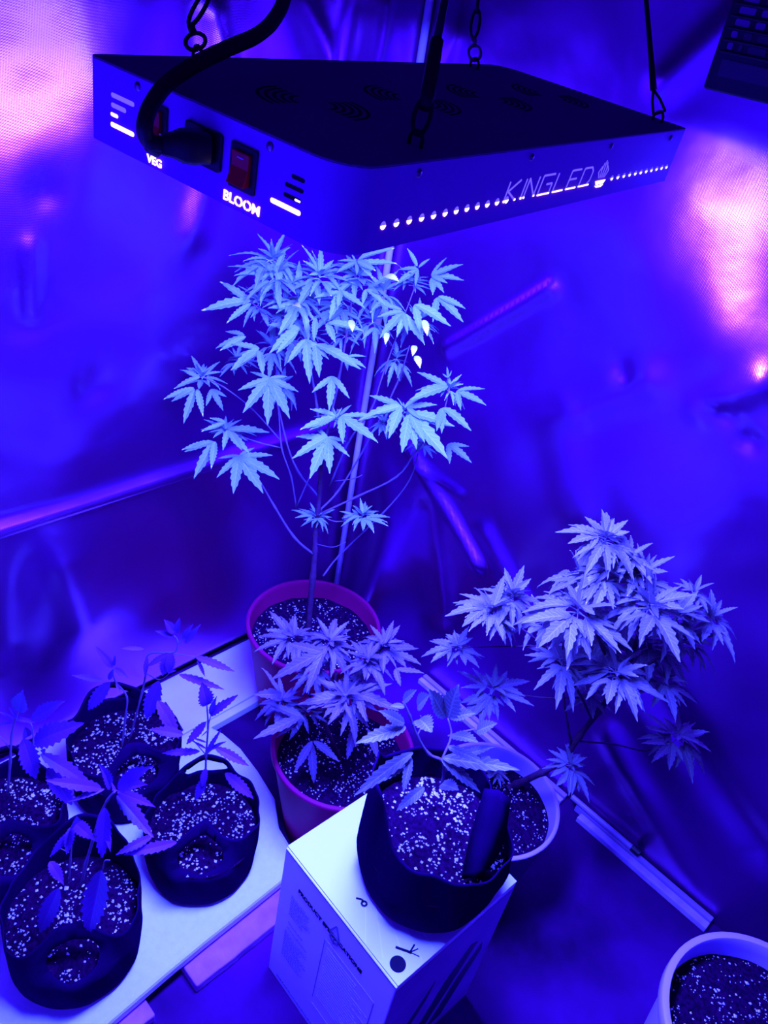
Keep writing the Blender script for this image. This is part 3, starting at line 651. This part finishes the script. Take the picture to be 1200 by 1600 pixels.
stems(b1, c, [([(190, 1172), (196, 1120), (198, 1088), (180, 1064), (176, 1045)], .0017), ([(200, 1165), (222, 1082), (228, 1050), (232, 1022), (262, 1020), (276, 1016), (277, 1000), (272, 993)], .0016), ([(277, 1005), (286, 998), (290, 985)], .0010), ([(228, 1052), (250, 1062), (270, 1048)], .0009), ([(262, 1020), (305, 1026)], .0009)])
for base, tip, wd in (((176, 1043), (155, 1007), .26), ((160, 1063), (109, 1055), .28), ((172, 1066), (135, 1111), .34), ((179, 1044), (201, 1056), .42), ((178, 1040), (179, 1026), .2), ((225, 1014), (186, 1012), .26), ((270, 995), (247, 984), .34), ((273, 989), (262, 969), .5), ((276, 988), (282, 969), .3), ((289, 1005), (309, 976), .24), ((286, 998), (298, 978), .28),
                      ((264, 1020), (229, 1044), .3), ((266, 1020), (250, 1062), .46), ((268, 1020), (262, 1058), .46), ((306, 1027), (367, 1054), .26), ((308, 1030), (320, 1058), .24), ((280, 1054), (345, 1076), .22), ((248, 1064), (228, 1127), .34), ((230, 1026), (222, 1060), .26), ((170, 1062), (173, 1048), .3), ((262, 1050), (272, 1046), .3), ((182, 1066), (188, 1082), .4)):
    seed_leaf(b1, c, base, tip, wd)
for base, tip, wd in (((246, 1095), (282, 1150), .42), ((252, 1100), (268, 1140), .4)): seed_leaf(b1, c, base, tip, wd, 1, -.06, -.08)
c = b2.location
stems(b2, c, [([(318, 1236), (321, 1215), (322, 1180), (325, 1135), (323, 1098)], .0017), ([(325, 1135), (331, 1112)], .0009), ([(323, 1178), (340, 1164), (352, 1160)], .0009), ([(322, 1180), (305, 1160), (296, 1152)], .0008)])
for base, tip, wd in (((323, 1102), (316, 1070), .62), ((329, 1118), (366, 1084), .22), ((328, 1116), (335, 1094), .2), ((322, 1128), (286, 1162), .34), ((312, 1174), (246, 1180), .3), ((286, 1148), (234, 1142), .42), ((336, 1168), (385, 1198), .34), ((320, 1214), (306, 1252), .36), ((352, 1208), (400, 1248), .36), ((322, 1170), (300, 1158), .14), ((322, 1160), (303, 1150), .14), ((324, 1176), (340, 1145), .12), ((326, 1140), (315, 1150), .2), ((322, 1200), (312, 1230), .4), ((325, 1172), (352, 1160), .2)):
    seed_leaf(b2, c, base, tip, wd)
c = b3.location
stems(b3, c, [([(127, 1382), (134, 1350), (146, 1310), (156, 1275), (168, 1250), (180, 1236)], .0021), ([(108, 1378), (110, 1345), (113, 1300), (112, 1290)], .0012), ([(160, 1360), (164, 1345), (172, 1344)], .0010), ([(108, 1332), (95, 1326)], .0008)])
for base, tip, wd in (((184, 1230), (222, 1188), .30), ((190, 1232), (223, 1222), .26), ((184, 1237), (240, 1258), .26), ((183, 1243), (247, 1301), .38), ((163, 1233), (107, 1252), .20), ((158, 1232), (74, 1208), .26), ((164, 1262), (151, 1348), .34), ((172, 1232), (168, 1202), .2), ((238, 1306), (178, 1332), .34), ((276, 1316), (186, 1342), .30),
                      ((158, 1360), (124, 1468), .34), ((92, 1388), (60, 1462), .34), ((78, 1346), (94, 1380), .5), ((112, 1298), (70, 1340), .3), ((112, 1292), (105, 1335), .5), ((116, 1285), (150, 1308), .4), ((112, 1290), (120, 1272), .3), ((168, 1300), (175, 1328), .3), ((182, 1234), (176, 1224), .4)):
    seed_leaf(b3, c, base, tip, wd, ob=-.02, ot=-.045)
c = b4.location
stems(b4, c, [([(12, 1240), (16, 1190), (18, 1150), (25, 1122), (30, 1108)], .0017), ([(50, 1190), (52, 1160), (48, 1130), (28, 1125)], .0011), ([(16, 1170), (0, 1150)], .0009), ([(62, 1180), (72, 1176)], .0009)])
for base, tip, wd in (((30, 1112), (36, 1088), .6), ((50, 1124), (91, 1096), .36), ((54, 1160), (112, 1128), .42), ((36, 1154), (56, 1224), .44), ((64, 1178), (148, 1238), .30), ((74, 1200), (110, 1268), .44), ((20, 1128), (-8, 1134), .24), ((22, 1125), (2, 1112), .2), ((26, 1122), (18, 1108), .2), ((26, 1124), (50, 1128), .24), ((42, 1152), (40, 1140), .5), ((70, 1176), (68, 1170), .4)):
    seed_leaf(b4, c, base, tip, wd, ob=-.02, ot=-.03)
b = MB(); p, q = at_z(258, 1098, .0235), at_z(285, 1141, .0235); b.tube([p, (p+q)/2+V((0, 0, .001)), q], [.0022, .0024, .002], 7)
tag(b.build('twig', M['stem']), 'short dark stick lying on the white board by the back grow bag', 'twig')

# ------------------------------------------------------------------ the carton and the bag on top of it
BC = V((0.6575, -0.478, 0)); BS, BH = 0.203, 0.300
ba = math.radians(-2.5); BX = V((math.cos(ba), math.sin(ba), 0)); BY = V((-math.sin(ba), math.cos(ba), 0)); BZ = V((0, 0, 1))
bm = frame(BC, BX, BY)
box = thing('cardboard_box', 'white printed carton with black heading on the concrete floor under a grow bag', 'box', matrix=bm)
hb = BS/2
b = MB(); b.box((-hb, -hb, 0), (hb, hb, BH-.002)); b.build('carton_body', M['carton'], box, bevel=.0012)
b = MB(); b.box((-hb-.0004, -hb+.0025, BH-.0018), (hb, hb, BH)); b.build('top_flap', M['carton'], box, bevel=.0005)
b = MB(); b.box((-hb+.001, -hb-.0003, BH-.0042), (hb-.001, -hb+.001, BH-.0030)); b.build('flap_gap', M['ink'], box)
fr = frame(V((0, -hb-.0004, 0)), V((1, 0, 0)), V((0, 0, 1)))
def on_front(x, z): return fr @ Matrix.Translation((x, z, 0))
text('heading', 'PRODUCT SPECIFICATIONS', M['ink'], box, on_front(-.0680, .2475), .0098, bold=.00042, sx=1.0)
def lines(name, x0, x1, ys, m, th=.0007, r=None):
    b = MB(); rr = random.Random(len(ys))
    for y in ys:
        x = x0; e = x1 - (rr.random()*.35*(x1-x0) if r else 0)
        while x < e-.001:
            wl = rr.uniform(.002, .006) if r else e-x; wl = min(wl, e-x)
            b.box((x, y, -.0002), (x+wl, y+th, .0002)); x += wl + .0011
    o = b.build(name, m, box); o.matrix_basis = fr
lines('paragraph', -.078, -.034, [.224-.0052*i for i in range(9)], M['inkgrey'], .0010, 1)
lines('paragraph', -.077, -.030, [.163, .150], M['inkgrey'], .0012, 1)
lines('paragraph', -.080, -.030, [.138-.0050*i for i in range(13)], M['inkgrey'], .0010, 1)
lines('table_rule', -.0092, .081, [.226], M['inkpale'], .0008)
lines('table_rule', -.0092, .081, [.062], M['inkpale'], .0008)
lines('table_text', -.004, .078, [.214-.0065*i for i in range(20)], M['inkpale'], .0010, 1)
for xa, za in ((-.0105, .076), (.0803, .06)):
    b = MB(); b.box((xa, za, -.0002), (xa+.0008, .226, .0002)); o = b.build('table_rule', M['inkgrey'], box); o.matrix_basis = fr
lines('footer', -.082, .07, [.012], M['inkgrey'], .0030, 1)
# leaf-in-a-ring emblem over the heading
b = MB()
def stroke(b, pts, wdt, z0=-.0002, z1=.0006):
    for a, c_ in zip(pts[:-1], pts[1:]):
        d = V((c_[0]-a[0], c_[1]-a[1])); n_ = V((-d.y, d.x)).normalized()*wdt/2
        b.prism([(a[0]-n_.x, a[1]-n_.y), (c_[0]-n_.x, c_[1]-n_.y), (c_[0]+n_.x, c_[1]+n_.y), (a[0]+n_.x, a[1]+n_.y)], z0, z1)
stroke(b, [(-.006, .252), (.0035, .276), (.013, .252)], .0022); stroke(b, [(-.006, .253), (.013, .253)], .0018)
stroke(b, [(.0035+.0075*math.cos(t*.5236), .246+.0070*math.sin(t*.5236)) for t in range(13)], .0022)
stroke(b, [(.0035, .250), (.0035, .236)], .0016); stroke(b, [(-.001, .245), (.0035, .240), (.008, .245)], .0014)
o = b.build('emblem', M['inkgrey'], box); o.matrix_basis = fr
tf = frame(V((0, 0, BH)), V((1, 0, 0)), V((0, 1, 0)))
b = MB(); b.prism([(.0842+.0092*math.cos(t*math.pi/16), -.0838+.0092*math.sin(t*math.pi/16)) for t in range(32)], -.0001, .0003); o = b.build('round_print', M['ink'], box); o.matrix_basis = tf
b = MB(); stroke(b, [(.0690, -.0735), (.0745, -.0700), (.0800, -.0662), (.0850, -.0632)], .0030, -.0001, .0003); stroke(b, [(.0850, -.0632), (.0930, -.0590)], .0012, -.0001, .0003); stroke(b, [(.0830, -.064), (.0800, -.0540)], .0020, -.0001, .0003); stroke(b, [(.0835, -.0630), (.0860, -.0540)], .0014, -.0001, .0003)
o = b.build('leaf_print', M['ink'], box); o.matrix_basis = tf
b = MB(); stroke(b, [(.0098+.0030*math.cos(t*.5236), -.0700+.0030*math.sin(t*.5236)) for t in range(13)], .0026, -.0001, .0003); stroke(b, [(.0070, -.0690), (.004, -.0690), (-.001, -.0735)], .0024, -.0001, .0003)
o = b.build('ring_print', M['ink'], box); o.matrix_basis = tf
b = MB()
for a in (-1.05, -.82, -.6, -.4, -.2): stroke(b, [(-.02+.05*math.cos(a), -.02+.05*math.sin(a)), (-.02+.118*math.cos(a)*(1/max(abs(math.cos(a)), .9)), max(-.098, -.02+.10*math.sin(a)))], .0014, -.0001, .0002)
o = b.build('ray_print', M['inkwhite'], box); o.matrix_basis = tf
rf = frame(V((hb+.0004, 0, 0)), V((0, 1, 0)), V((0, 0, 1)))
b = MB()
b.prism([(-.060, .03), (-.020, .055), (.012, .16), (.045, .215), (.060, .205), (.030, .12), (-.005, .03)], -.0002, .0002)
b.prism([(.010, .03), (.045, .13), (.075, .185), (.082, .16), (.055, .08), (.040, .03)], -.0002, .0002)
b.prism([(-.085, .05), (-.060, .10), (-.015, .20), (-.020, .16), (-.05, .08)], -.0002, .0002)
o = b.build('picture_print', M['darkgrey'], box); o.matrix_basis = rf @ Matrix.Translation((0, 0, .0003))
b = MB(); b.box((-hb+.001, .004, -.0002), (hb-.001, BH-.012, .0001)); o = b.build('side_print', M['inkgrey2'], box); o.matrix_basis = rf

c5 = V((0.682, -0.465, BH+.0005))
b5 = thing('grow_bag', 'grow bag standing on the white carton with a broad-leaved sprawling seedling', 'grow bag', c5)
la = math.atan2(-.64, -.77)
grow_bag(b5, .087, .074, [(la+.1, .62, .182, .02), (la+math.pi+.25, .50, .165, .42)], .127, 0.074, 55, npl=520)
stems(b5, c5, [([(690, 1225, .0), (694, 1205, .0), (690, 1188, -.01), (670, 1178, -.01), (652, 1150, -.01), (640, 1118, -.01), (630, 1096, -.01)], .0020), ([(690, 1188, -.01), (705, 1150, .01), (700, 1122, .02)], .0014), ([(700, 1150, .01), (738, 1140, .02), (748, 1142, .02)], .0010), ([(652, 1150, -.01), (660, 1130, 0), (657, 1118, 0)], .0009)])
for base, tip, wd, nl in (((634, 1136), (562, 1150), .34, 1), ((632, 1130), (599, 1107), .5, 1), ((645, 1176), (550, 1236), .24, 1), ((640, 1192), (585, 1222), .22, 1), ((642, 1182), (625, 1238), .32, 1), ((690, 1186), (752, 1244), .30, 1), ((692, 1184), (812, 1200), .26, 1), ((700, 1166), (760, 1185), .3, 1),
                          ((696, 1120), (679, 1077), .5, 1), ((700, 1122), (716, 1082), .6, 1), ((703, 1120), (742, 1108), .5, 1), ((652, 1104), (668, 1086), .7, 1), ((655, 1124), (676, 1137), .6, 1), ((745, 1143), (771, 1130), .6, 1), ((630, 1096), (648, 1074), .4, 1), ((663, 1230), (620, 1270), .40, 1), ((690, 1225), (718, 1228), .4, 1), ((706, 1150), (735, 1155), .4, 1), ((632, 1104), (611, 1104), .5, 1), ((720, 1180), (770, 1160), .3, 1)):
    seed_leaf(b5, c5, base, tip, wd, nl, -.02, -.05 if tip[1] > base[1] else -.03, 'leafb')

b = MB(); n_ = 10
le = smoothpath([upright(c5, *p) for p in ((758, 1232, .004), (742, 1285, -.020), (730, 1335, -.040), (722, 1374, -.055))], 4)
mi = smoothpath([upright(c5, *p) for p in ((780, 1234, -.004), (768, 1285, -.030), (752, 1330, -.050), (742, 1370, -.062))], 4)
ri = smoothpath([upright(c5, *p) for p in ((796, 1248, .0), (789, 1300, -.022), (780, 1330, -.040), (764, 1356, -.055))], 4)
for a_, m_, c_ in zip(le, mi, ri): b.v += [tuple(q - c5) for q in (a_, m_, c_)]
for i in range(len(le)-1):
    for j in (0, 1): b.f.append((i*3+j, i*3+j+1, i*3+4+j, i*3+3+j))
o = b.build('flap', M['bag'], b5, smooth=True); so = o.modifiers.new('thickness', 'SOLIDIFY'); so.thickness = .0016

# ------------------------------------------------------------------ the grow light
gl = thing('grow_light', 'slim LED grow light panel with lit lettering hanging over the tall plant', 'grow light', matrix=LM)
outl = rrect(-LW/2, -LL/2, LW/2, LL/2, [.004, .022, .004, .022], 6)
def rescale(poly, d): return [(x-math.copysign(min(d, abs(x)), x), y-math.copysign(min(d, abs(y)), y)) for x, y in poly]
# open-bottomed shell: side wall plus inner wall
b = MB(); N = len(outl); inn = rescale(outl, .0018)
b.v = [(x, y, 0) for x, y in outl] + [(x, y, LH-.0012) for x, y in outl] + [(x, y, 0) for x, y in inn] + [(x, y, LH-.0012) for x, y in inn]
for i in range(N):
    j = (i+1) % N; b.f += [(i, j, N+j, N+i), (2*N+j, 2*N+i, 3*N+i, 3*N+j), (2*N+i, 2*N+j, j, i), (N+i, N+j, 3*N+j, 3*N+i)]
b.build('housing', M['house'], gl, smooth=True, auto=40)
b = MB(); b.prism(outl, LH-.0012, LH); b.build('top_panel', M['housedim'], gl, bevel=.0006)
b = MB(); b.prism(rescale(outl, .0020), .006, .008); b.build('led_board', M['white'], gl)
b = MB()
for i in range(6):
    for j in range(14):
        x, y = -LW*.38+LW*.76*i/5, -LL*.42+LL*.84*j/13
        b.lathe([(0.0, .0020), (.003, .0026), (.0045, .0040), (.005, .0060)], 10, (x, y, 0))
o = b.build('led_lens', M['led'], gl); o['kind'] = 'stuff'
F1 = frame(V((0, -LL/2, 0)), V((1, 0, 0)), V((0, 0, 1)))           # socket end: x along, y up
F2 = frame(V((LW/2, 0, 0)), V((0, 1, 0)), V((0, 0, 1)))            # long side
def part_on(F, mb, name, m, smooth=False, bevel=0, auto=None):
    o = mb.build(name, m, gl, smooth, bevel, auto); o.matrix_basis = F; return o
def screw(F, x, y):
    b = MB(); b.lathe([(0, .0012), (.0012, .0011), (.0021, .0006), (.0024, 0)], 12); o = part_on(F @ Matrix.Translation((x, y, 0)), b, 'screw', M['steel'], True)
for x in (-.0529, .0443): screw(F1, x, .0367)
for x in (-.1627, -.0458, .070, .1863): screw(F2, x, .0361)
def slotpoly(x0, x1, y, h): return rrect(x0, y-h/2, x1, y+h/2, h*.48, 3)
for x0, x1, y, h, m in ((-.0748, -.0555, .0270, .0024, 'glowdim'), (-.0748, -.0622, .0220, .0024, 'glowdim'), (-.0752, -.0690, .0172, .0018, 'glow'), (-.0752, -.0553, .0120, .0024, 'glow'),
                        (.0600, .0686, .0284, .0020, 'slot'), (.0565, .0686, .0236, .0020, 'slot'), (.0564, .0678, .0188, .0020, 'slot'), (.0484, .0686, .0133, .0024, 'glow')):
    b = MB(); b.prism(slotpoly(x0, x1, y, h), -.0008, .00015); part_on(F1, b, 'vent_slot', M[m])
b = MB(); b.prism(slotpoly(.0640, .0676, .0186, .0010), -.0002, .0003); part_on(F1, b, 'vent_slot', M['glow'])
def rocker(x, y, on):
    f = MB(); f.prism(rrect(x-.0092, y-.0108, x+.0092, y+.0108, .0012), 0, .0014)
    fo = part_on(F1, f, 'rocker_switch', M['dark'], bevel=.0004)
    k = MB(); x0, x1 = -.0058, .0058
    k.v = [(x0, -.0075, 0), (x1, -.0075, 0), (x1, .0078, 0), (x0, .0078, 0), (x0, -.0075, .0050), (x1, -.0075, .0050), (x1, .0005, .0020), (x0, .0005, .0020), (x1, .0078, .0024), (x0, .0078, .0024)]
    k.f = [(0, 3, 2, 1), (0, 1, 5, 4), (4, 5, 6, 7), (7, 6, 8, 9), (9, 8, 2, 3), (1, 2, 8, 6, 5), (0, 4, 7, 9, 3)]
    ko = k.build('rocker', M['rocker'], fo, bevel=.0003); ko.matrix_basis = Matrix.Translation((x, y, .0012))
    ms = MB(); ms.box((-.0022, .0050, .0022), (.0022, .0056, .0027)); mo = ms.build('switch_mark', M['inkwhite'], fo); mo.matrix_basis = Matrix.Translation((x+.0005, y, .0012))
rocker(-.0372, .0222, 1); rocker(.0288, .0216, 1)
def sten(name, s, x, y, size, sx=1.0):
    return text(name, s, M['glow'], gl, F1 @ Matrix.Translation((x, y, .0001)), size, .0002, .00014, sx)
sten('lettering', 'VEG', -.0440, .0020, .0056, 1.18)
sten('lettering', 'BLOOM', .0158, .0026, .0068, 1.13)
b = MB()
for x in (.0273, .0330): b.box((x-.00018, .0022, 0), (x+.00018, .0036, .0004)); b.box((x-.00018, .0064, 0), (x+.00018, .0078, .0004))
part_on(F1, b, 'stencil_bridge', M['house'])
sk = MB(); sk.prism(rrect(-.0135, .0140, .0135, .0325, .002), 0, .0020); part_on(F1, sk, 'power_inlet', M['dark'], bevel=.0004)
# punched dots and lettering along the side
for i in range(23):
    y = -.1843 + i*.0111 if i < 12 else .0928 + (i-12)*.01116
    r_ = .0021 if i < 12 else .0018
    b = MB(); b.prism([(r_*math.cos(t*math.pi/7), r_*math.sin(t*math.pi/7)) for t in range(14)], -.0005, .00012); d = part_on(F2 @ Matrix.Translation((y, .0126, 0)), b, 'punched_dot', M['glowdim'])
    b = MB(); b.prism([(r_*math.cos(math.pi+t*math.pi/8), r_*math.sin(math.pi+t*math.pi/8)) for t in range(9)], -.0002, .00035); g = b.build('dot_glow', M['glow'], d)
GLY = dict(K=[[(0, 0), (0, 1)], [(1, 1), (.1, .5), (1, 0)]], I=[[(.5, 0), (.5, 1)]], N=[[(0, 0), (0, 1)], [(0, 1), (1, 0)], [(1, 0), (1, 1)]], G=[[(1, 1), (0, 1), (0, 0), (1, 0), (1, .5), (.5, .5)]],
           L=[[(0, 1), (0, 0), (1, 0)]], E=[[(1, 1), (0, 1), (0, 0), (1, 0)], [(0, .5), (.8, .5)]], D=[[(0, 0), (0, 1), (.75, 1), (1, .75), (1, .25), (.75, 0), (0, 0)]])
x = -.0655
for ch, wd in zip('KINGLED', (.0170, .0045, .0170, .0195, .0180, .0180, .0195)):
    b = MB(); gw = wd-.0040 if ch != 'I' else wd
    for ln in GLY[ch]: stroke(b, [(x + px_*gw + .0022*py_, .0117 + py_*.0116) for px_, py_ in ln], .0012, -.0002, .0002)
    lt = part_on(F2, b, 'lettering', M['glowdim'])
    b = MB()
    if ch in 'GLED': b.box((x-.0004, .0110, -.0001), (x+gw+.0002, .0119, .0005))
    elif ch == 'I': b.box((x+gw/2-.0007, .0112, -.0001), (x+gw/2+.0007, .0124, .0005))
    else:
        for q in (0, gw): b.box((x+q-.0007, .0112, -.0001), (x+q+.0007, .0124, .0005))
    b.build('letter_glow', M['glow'], lt)
    x += wd+.0014

b = MB()   # leaf flame over a cup
for dx, hh, tl in ((-.0055, .0080, -.3), (-.0028, .0105, -.12), (0, .0120, 0), (.0028, .0105, .12), (.0055, .0080, .3)):
    stroke(b, [(.0725+dx*.8, .0145), (.0725+dx*1.5, .0145+hh*.55), (.0725+dx*.8, .0145+hh)], .0009, -.0002, .0002)
part_on(F2, b, 'emblem', M['glowdim'])
b = MB(); b.prism([(.0640, .0125), (.0810, .0125), (.0785, .0100), (.0665, .0100)], -.0002, .0004); b.prism([(.0655, .0092), (.0795, .0092), (.0765, .0078), (.0685, .0078)], -.0002, .0004); part_on(F2, b, 'emblem_glow', M['glow'])
# fan openings: two fans of nested arcs each
for cy in (-.14, -.045, .05, .145):
    b = MB(); a0 = math.atan2(.021, .023)
    for sgn in (0, math.pi):
        for k in range(5):
            r_ = .013+.0046*k
            stroke(b, [(r_*math.cos(a0+sgn+t*.16), cy+r_*math.sin(a0+sgn+t*.16)) for t in range(-5, 6)], .0022, LH-.0004, LH+.00015)
    b.build('fan_vent', M['slot'], gl)
# hook eyes on the top panel
hooks = [(-.0850, -.1500), (.0746, -.1432), (-.0800, .1509), (.0730, .2000)]
for hx, hy in hooks:
    b = MB(); b.tube([(hx-.004, hy, LH-.0005), (hx-.004, hy, LH+.004), (hx-.0022, hy, LH+.0068), (hx, hy, LH+.0076), (hx+.0022, hy, LH+.0068), (hx+.004, hy, LH+.004), (hx+.004, hy, LH-.0005)], .0011, 7)
    b.build('hook_eye', M['wire'], gl, smooth=True)

# ------------------------------------------------------------------ power cord
pc = thing('power_cord', 'black power cord plugged into the end of the grow light', 'cord', LM @ V((0, -LL/2, .02)))
IL = pc.matrix_world.inverted() if False else None
def Lp(x, y, z): return LM @ V((x, y, z)) - pc.location
fy = -LL/2
b = MB(); prof = [(0, .0080, .0074), (.008, .0088, .0080), (.013, .0082, .0074), (.017, .0060, .0058), (.023, .0048, .0046)]
k = 14; ax = (LM.to_3x3() @ V((-.42, -.90, -.02))).normalized(); sd = ax.cross(EN).normalized(); un = sd.cross(ax)
st = Lp(.004, fy-.002, .0240)
for t, rx, rz in prof:
    for j in range(k):
        q = 2*math.pi*j/k; cx_, sz_ = math.cos(q), math.sin(q); p_ = .55
        b.v.append(tuple(st + ax*t + sd*rx*math.copysign(abs(cx_)**p_, cx_) + un*rz*math.copysign(abs(sz_)**p_, sz_)))
for i in range(len(prof)-1):
    for j in range(k): b.f.append((i*k+j, i*k+(j+1) % k, (i+1)*k+(j+1) % k, (i+1)*k+j))
b.f += [tuple(range(k-1, -1, -1)), tuple((len(prof)-1)*k+j for j in range(k))]
b.build('plug', M['dark'], pc, smooth=True, auto=50)
e = st + ax*.022 + pc.location
def pd(x, y, dep): return CAM + ray(x, y)*dep
cp = [e, e + ax*.006, pd(246, 233, .392), pd(230, 216, .386), pd(226, 195, .382), pd(236, 165, .385), pd(262, 130, .392), pd(308, 99, .402), pd(355, 76, .415), pd(402, 55, .43), pd(430, 28, .445), pd(446, -10, .46), pd(452, -80, .48)]
b = MB(); b.tube([p - pc.location for p in smoothpath(cp, 6)], .0040, 12); b.build('cable', M['wire'], pc, smooth=True)

# ------------------------------------------------------------------ hangers
hl = ['hanger at the back left of the grow light with a long looped clip', 'thick hanger nearest the camera at the front middle of the grow light', 'chain hanger at the far back edge of the grow light', 'hanger with a forked clip at the right end of the grow light']
def link_ring(b, p, ax, side, ln, wd, r):
    pts = [p + ax*ln*.5*(1-math.cos(t))/1 + side*wd*math.sin(t) for t in [i*math.pi/8 for i in range(17)]]
    b.tube(pts, r, 6, cap=False)
for i, ((hx, hy), lb, tops) in enumerate(zip(hooks, hl, ([(298, 40), (322, -10), (348, -60)], [(668, 150), (683, 62), (697, -10), (706, -60)], [(740, 60), (745, 20), (748, -10), (752, -60)], [(1021, 140), (1017, 90), (1009, -5), (1003, -60)]))):
    h = LM @ V((hx, hy, LH+.0066)); dep = (h-CAM).dot(FW)
    t = thing('hanging_wire', lb, 'hanger', h, 'hangers of the grow light')
    pts = [pd(x, y, dep*(1.0 if i != 1 else 1.0)) for x, y in tops]
    clip_top = pts[0]; ax_ = (clip_top-h); L = ax_.length; ax_.normalize(); side = ax_.cross(FW).normalized()
    b = MB()
    if i == 3:
        b.tube([V((0, 0, 0)) - side*.0045, ax_*L*.55 - side*.003, ax_*L], .0011, 6); b.tube([V((0, 0, 0)) + side*.0055, ax_*L*.55 + side*.0035, ax_*L], .0011, 6); b.tube([-side*.0045, side*.0055], .0011, 6)
    else:
        wd = (.0060, .0042, .0052, 0)[i]; link_ring(b, V((0, 0, -.001)), ax_, side, L*(.72 if i != 1 else 1), wd, .0013)
        if i != 1: b.tube([ax_*L*.70, ax_*L], .0024, 7)
    b.build('clip', M['steel'] if i == 2 else M['wire'], t, smooth=True)
    b = MB()
    if i == 1:
        b.tube([p - h for p in (clip_top + (h-clip_top)*.35, clip_top, pts[1])], [.0030, .0042, .0034], 8); b.build('sleeve', M['wire'], t, smooth=True); b = MB()
        b.tube([p - h for p in pts[1:]], .0022, 7)
    elif i in (0, 2):
        cur = clip_top - h; total = [p - h for p in pts]; k = 0
        for a, c_ in zip(total[:-1], total[1:]):
            n_ = max(1, int((c_-a).length/.024)); d_ = (c_-a).normalized()
            for q in range(n_):
                s_ = side if k % 2 == 0 else d_.cross(side).normalized(); k += 1
                link_ring(b, a + (c_-a)*q/n_, d_, s_, (c_-a).length/n_*1.12, .0042 if i == 0 else .0036, .0013)
    else:
        b.tube([p - h for p in pts], [.0028, .0022, .0019, .0019], 7)
    b.build('chain' if i in (0, 2) else 'cable', M['wire'], t, smooth=True)

# ------------------------------------------------------------------ black vented unit high on the right wall
eu = thing('vent_unit', 'black slotted electrical unit high on the right wall above the grow light', 'vent unit', (0.6165, WY-.03, 1.1335))
X0, X1, D0 = -.135, .20, .045
b = MB(); b.prism(rrect(X0, 0, X1, .22, .004), -.02, D0-.02); o = b.build('casing', M['dark'], eu, bevel=.002); o.matrix_basis = frame(V((0, 0, 0)), V((1, 0, 0)), V((0, 0, 1)))
ff = frame(V((0, -(D0-.02)-.0003, 0)), V((1, 0, 0)), V((0, 0, 1)))
b = MB(); b.box((X0+.012, .015, -.0005), (X0+.105, .031, .0006)); o = b.build('label_plate', M['darkgrey'], eu); o.matrix_basis = ff
for r_, (yy, wds) in enumerate(((.0405, (.006, .004, .02)), (.0515, (.007, .009, .02)), (.0625, (.016, .010, .03)), (.0735, (.018, .016, .03)), (.0845, (.018, .03, .03)), (.0955, (.018, .03, .03)))):
    x = X0+.012
    for wq in wds:
        b = MB(); b.prism(rrect(x, yy, x+wq, yy+.0062, .0015, 2), -.0005, .0006); o = b.build('grille_window', M['housedim'] if wq == wds[0] or r_ > 1 and wq == wds[1] and r_ < 4 else M['darkgrey'], eu); o.matrix_basis = ff
        x += wq+.007
for yy in (.0365, .0475, .0585, .0695, .0805, .0915, .1025):
    b = MB(); b.box((X0+.006, yy, 0), (X1-.006, yy+.0022, .003)); o = b.build('louvre', M['dark'], eu, bevel=.0006); o.matrix_basis = ff
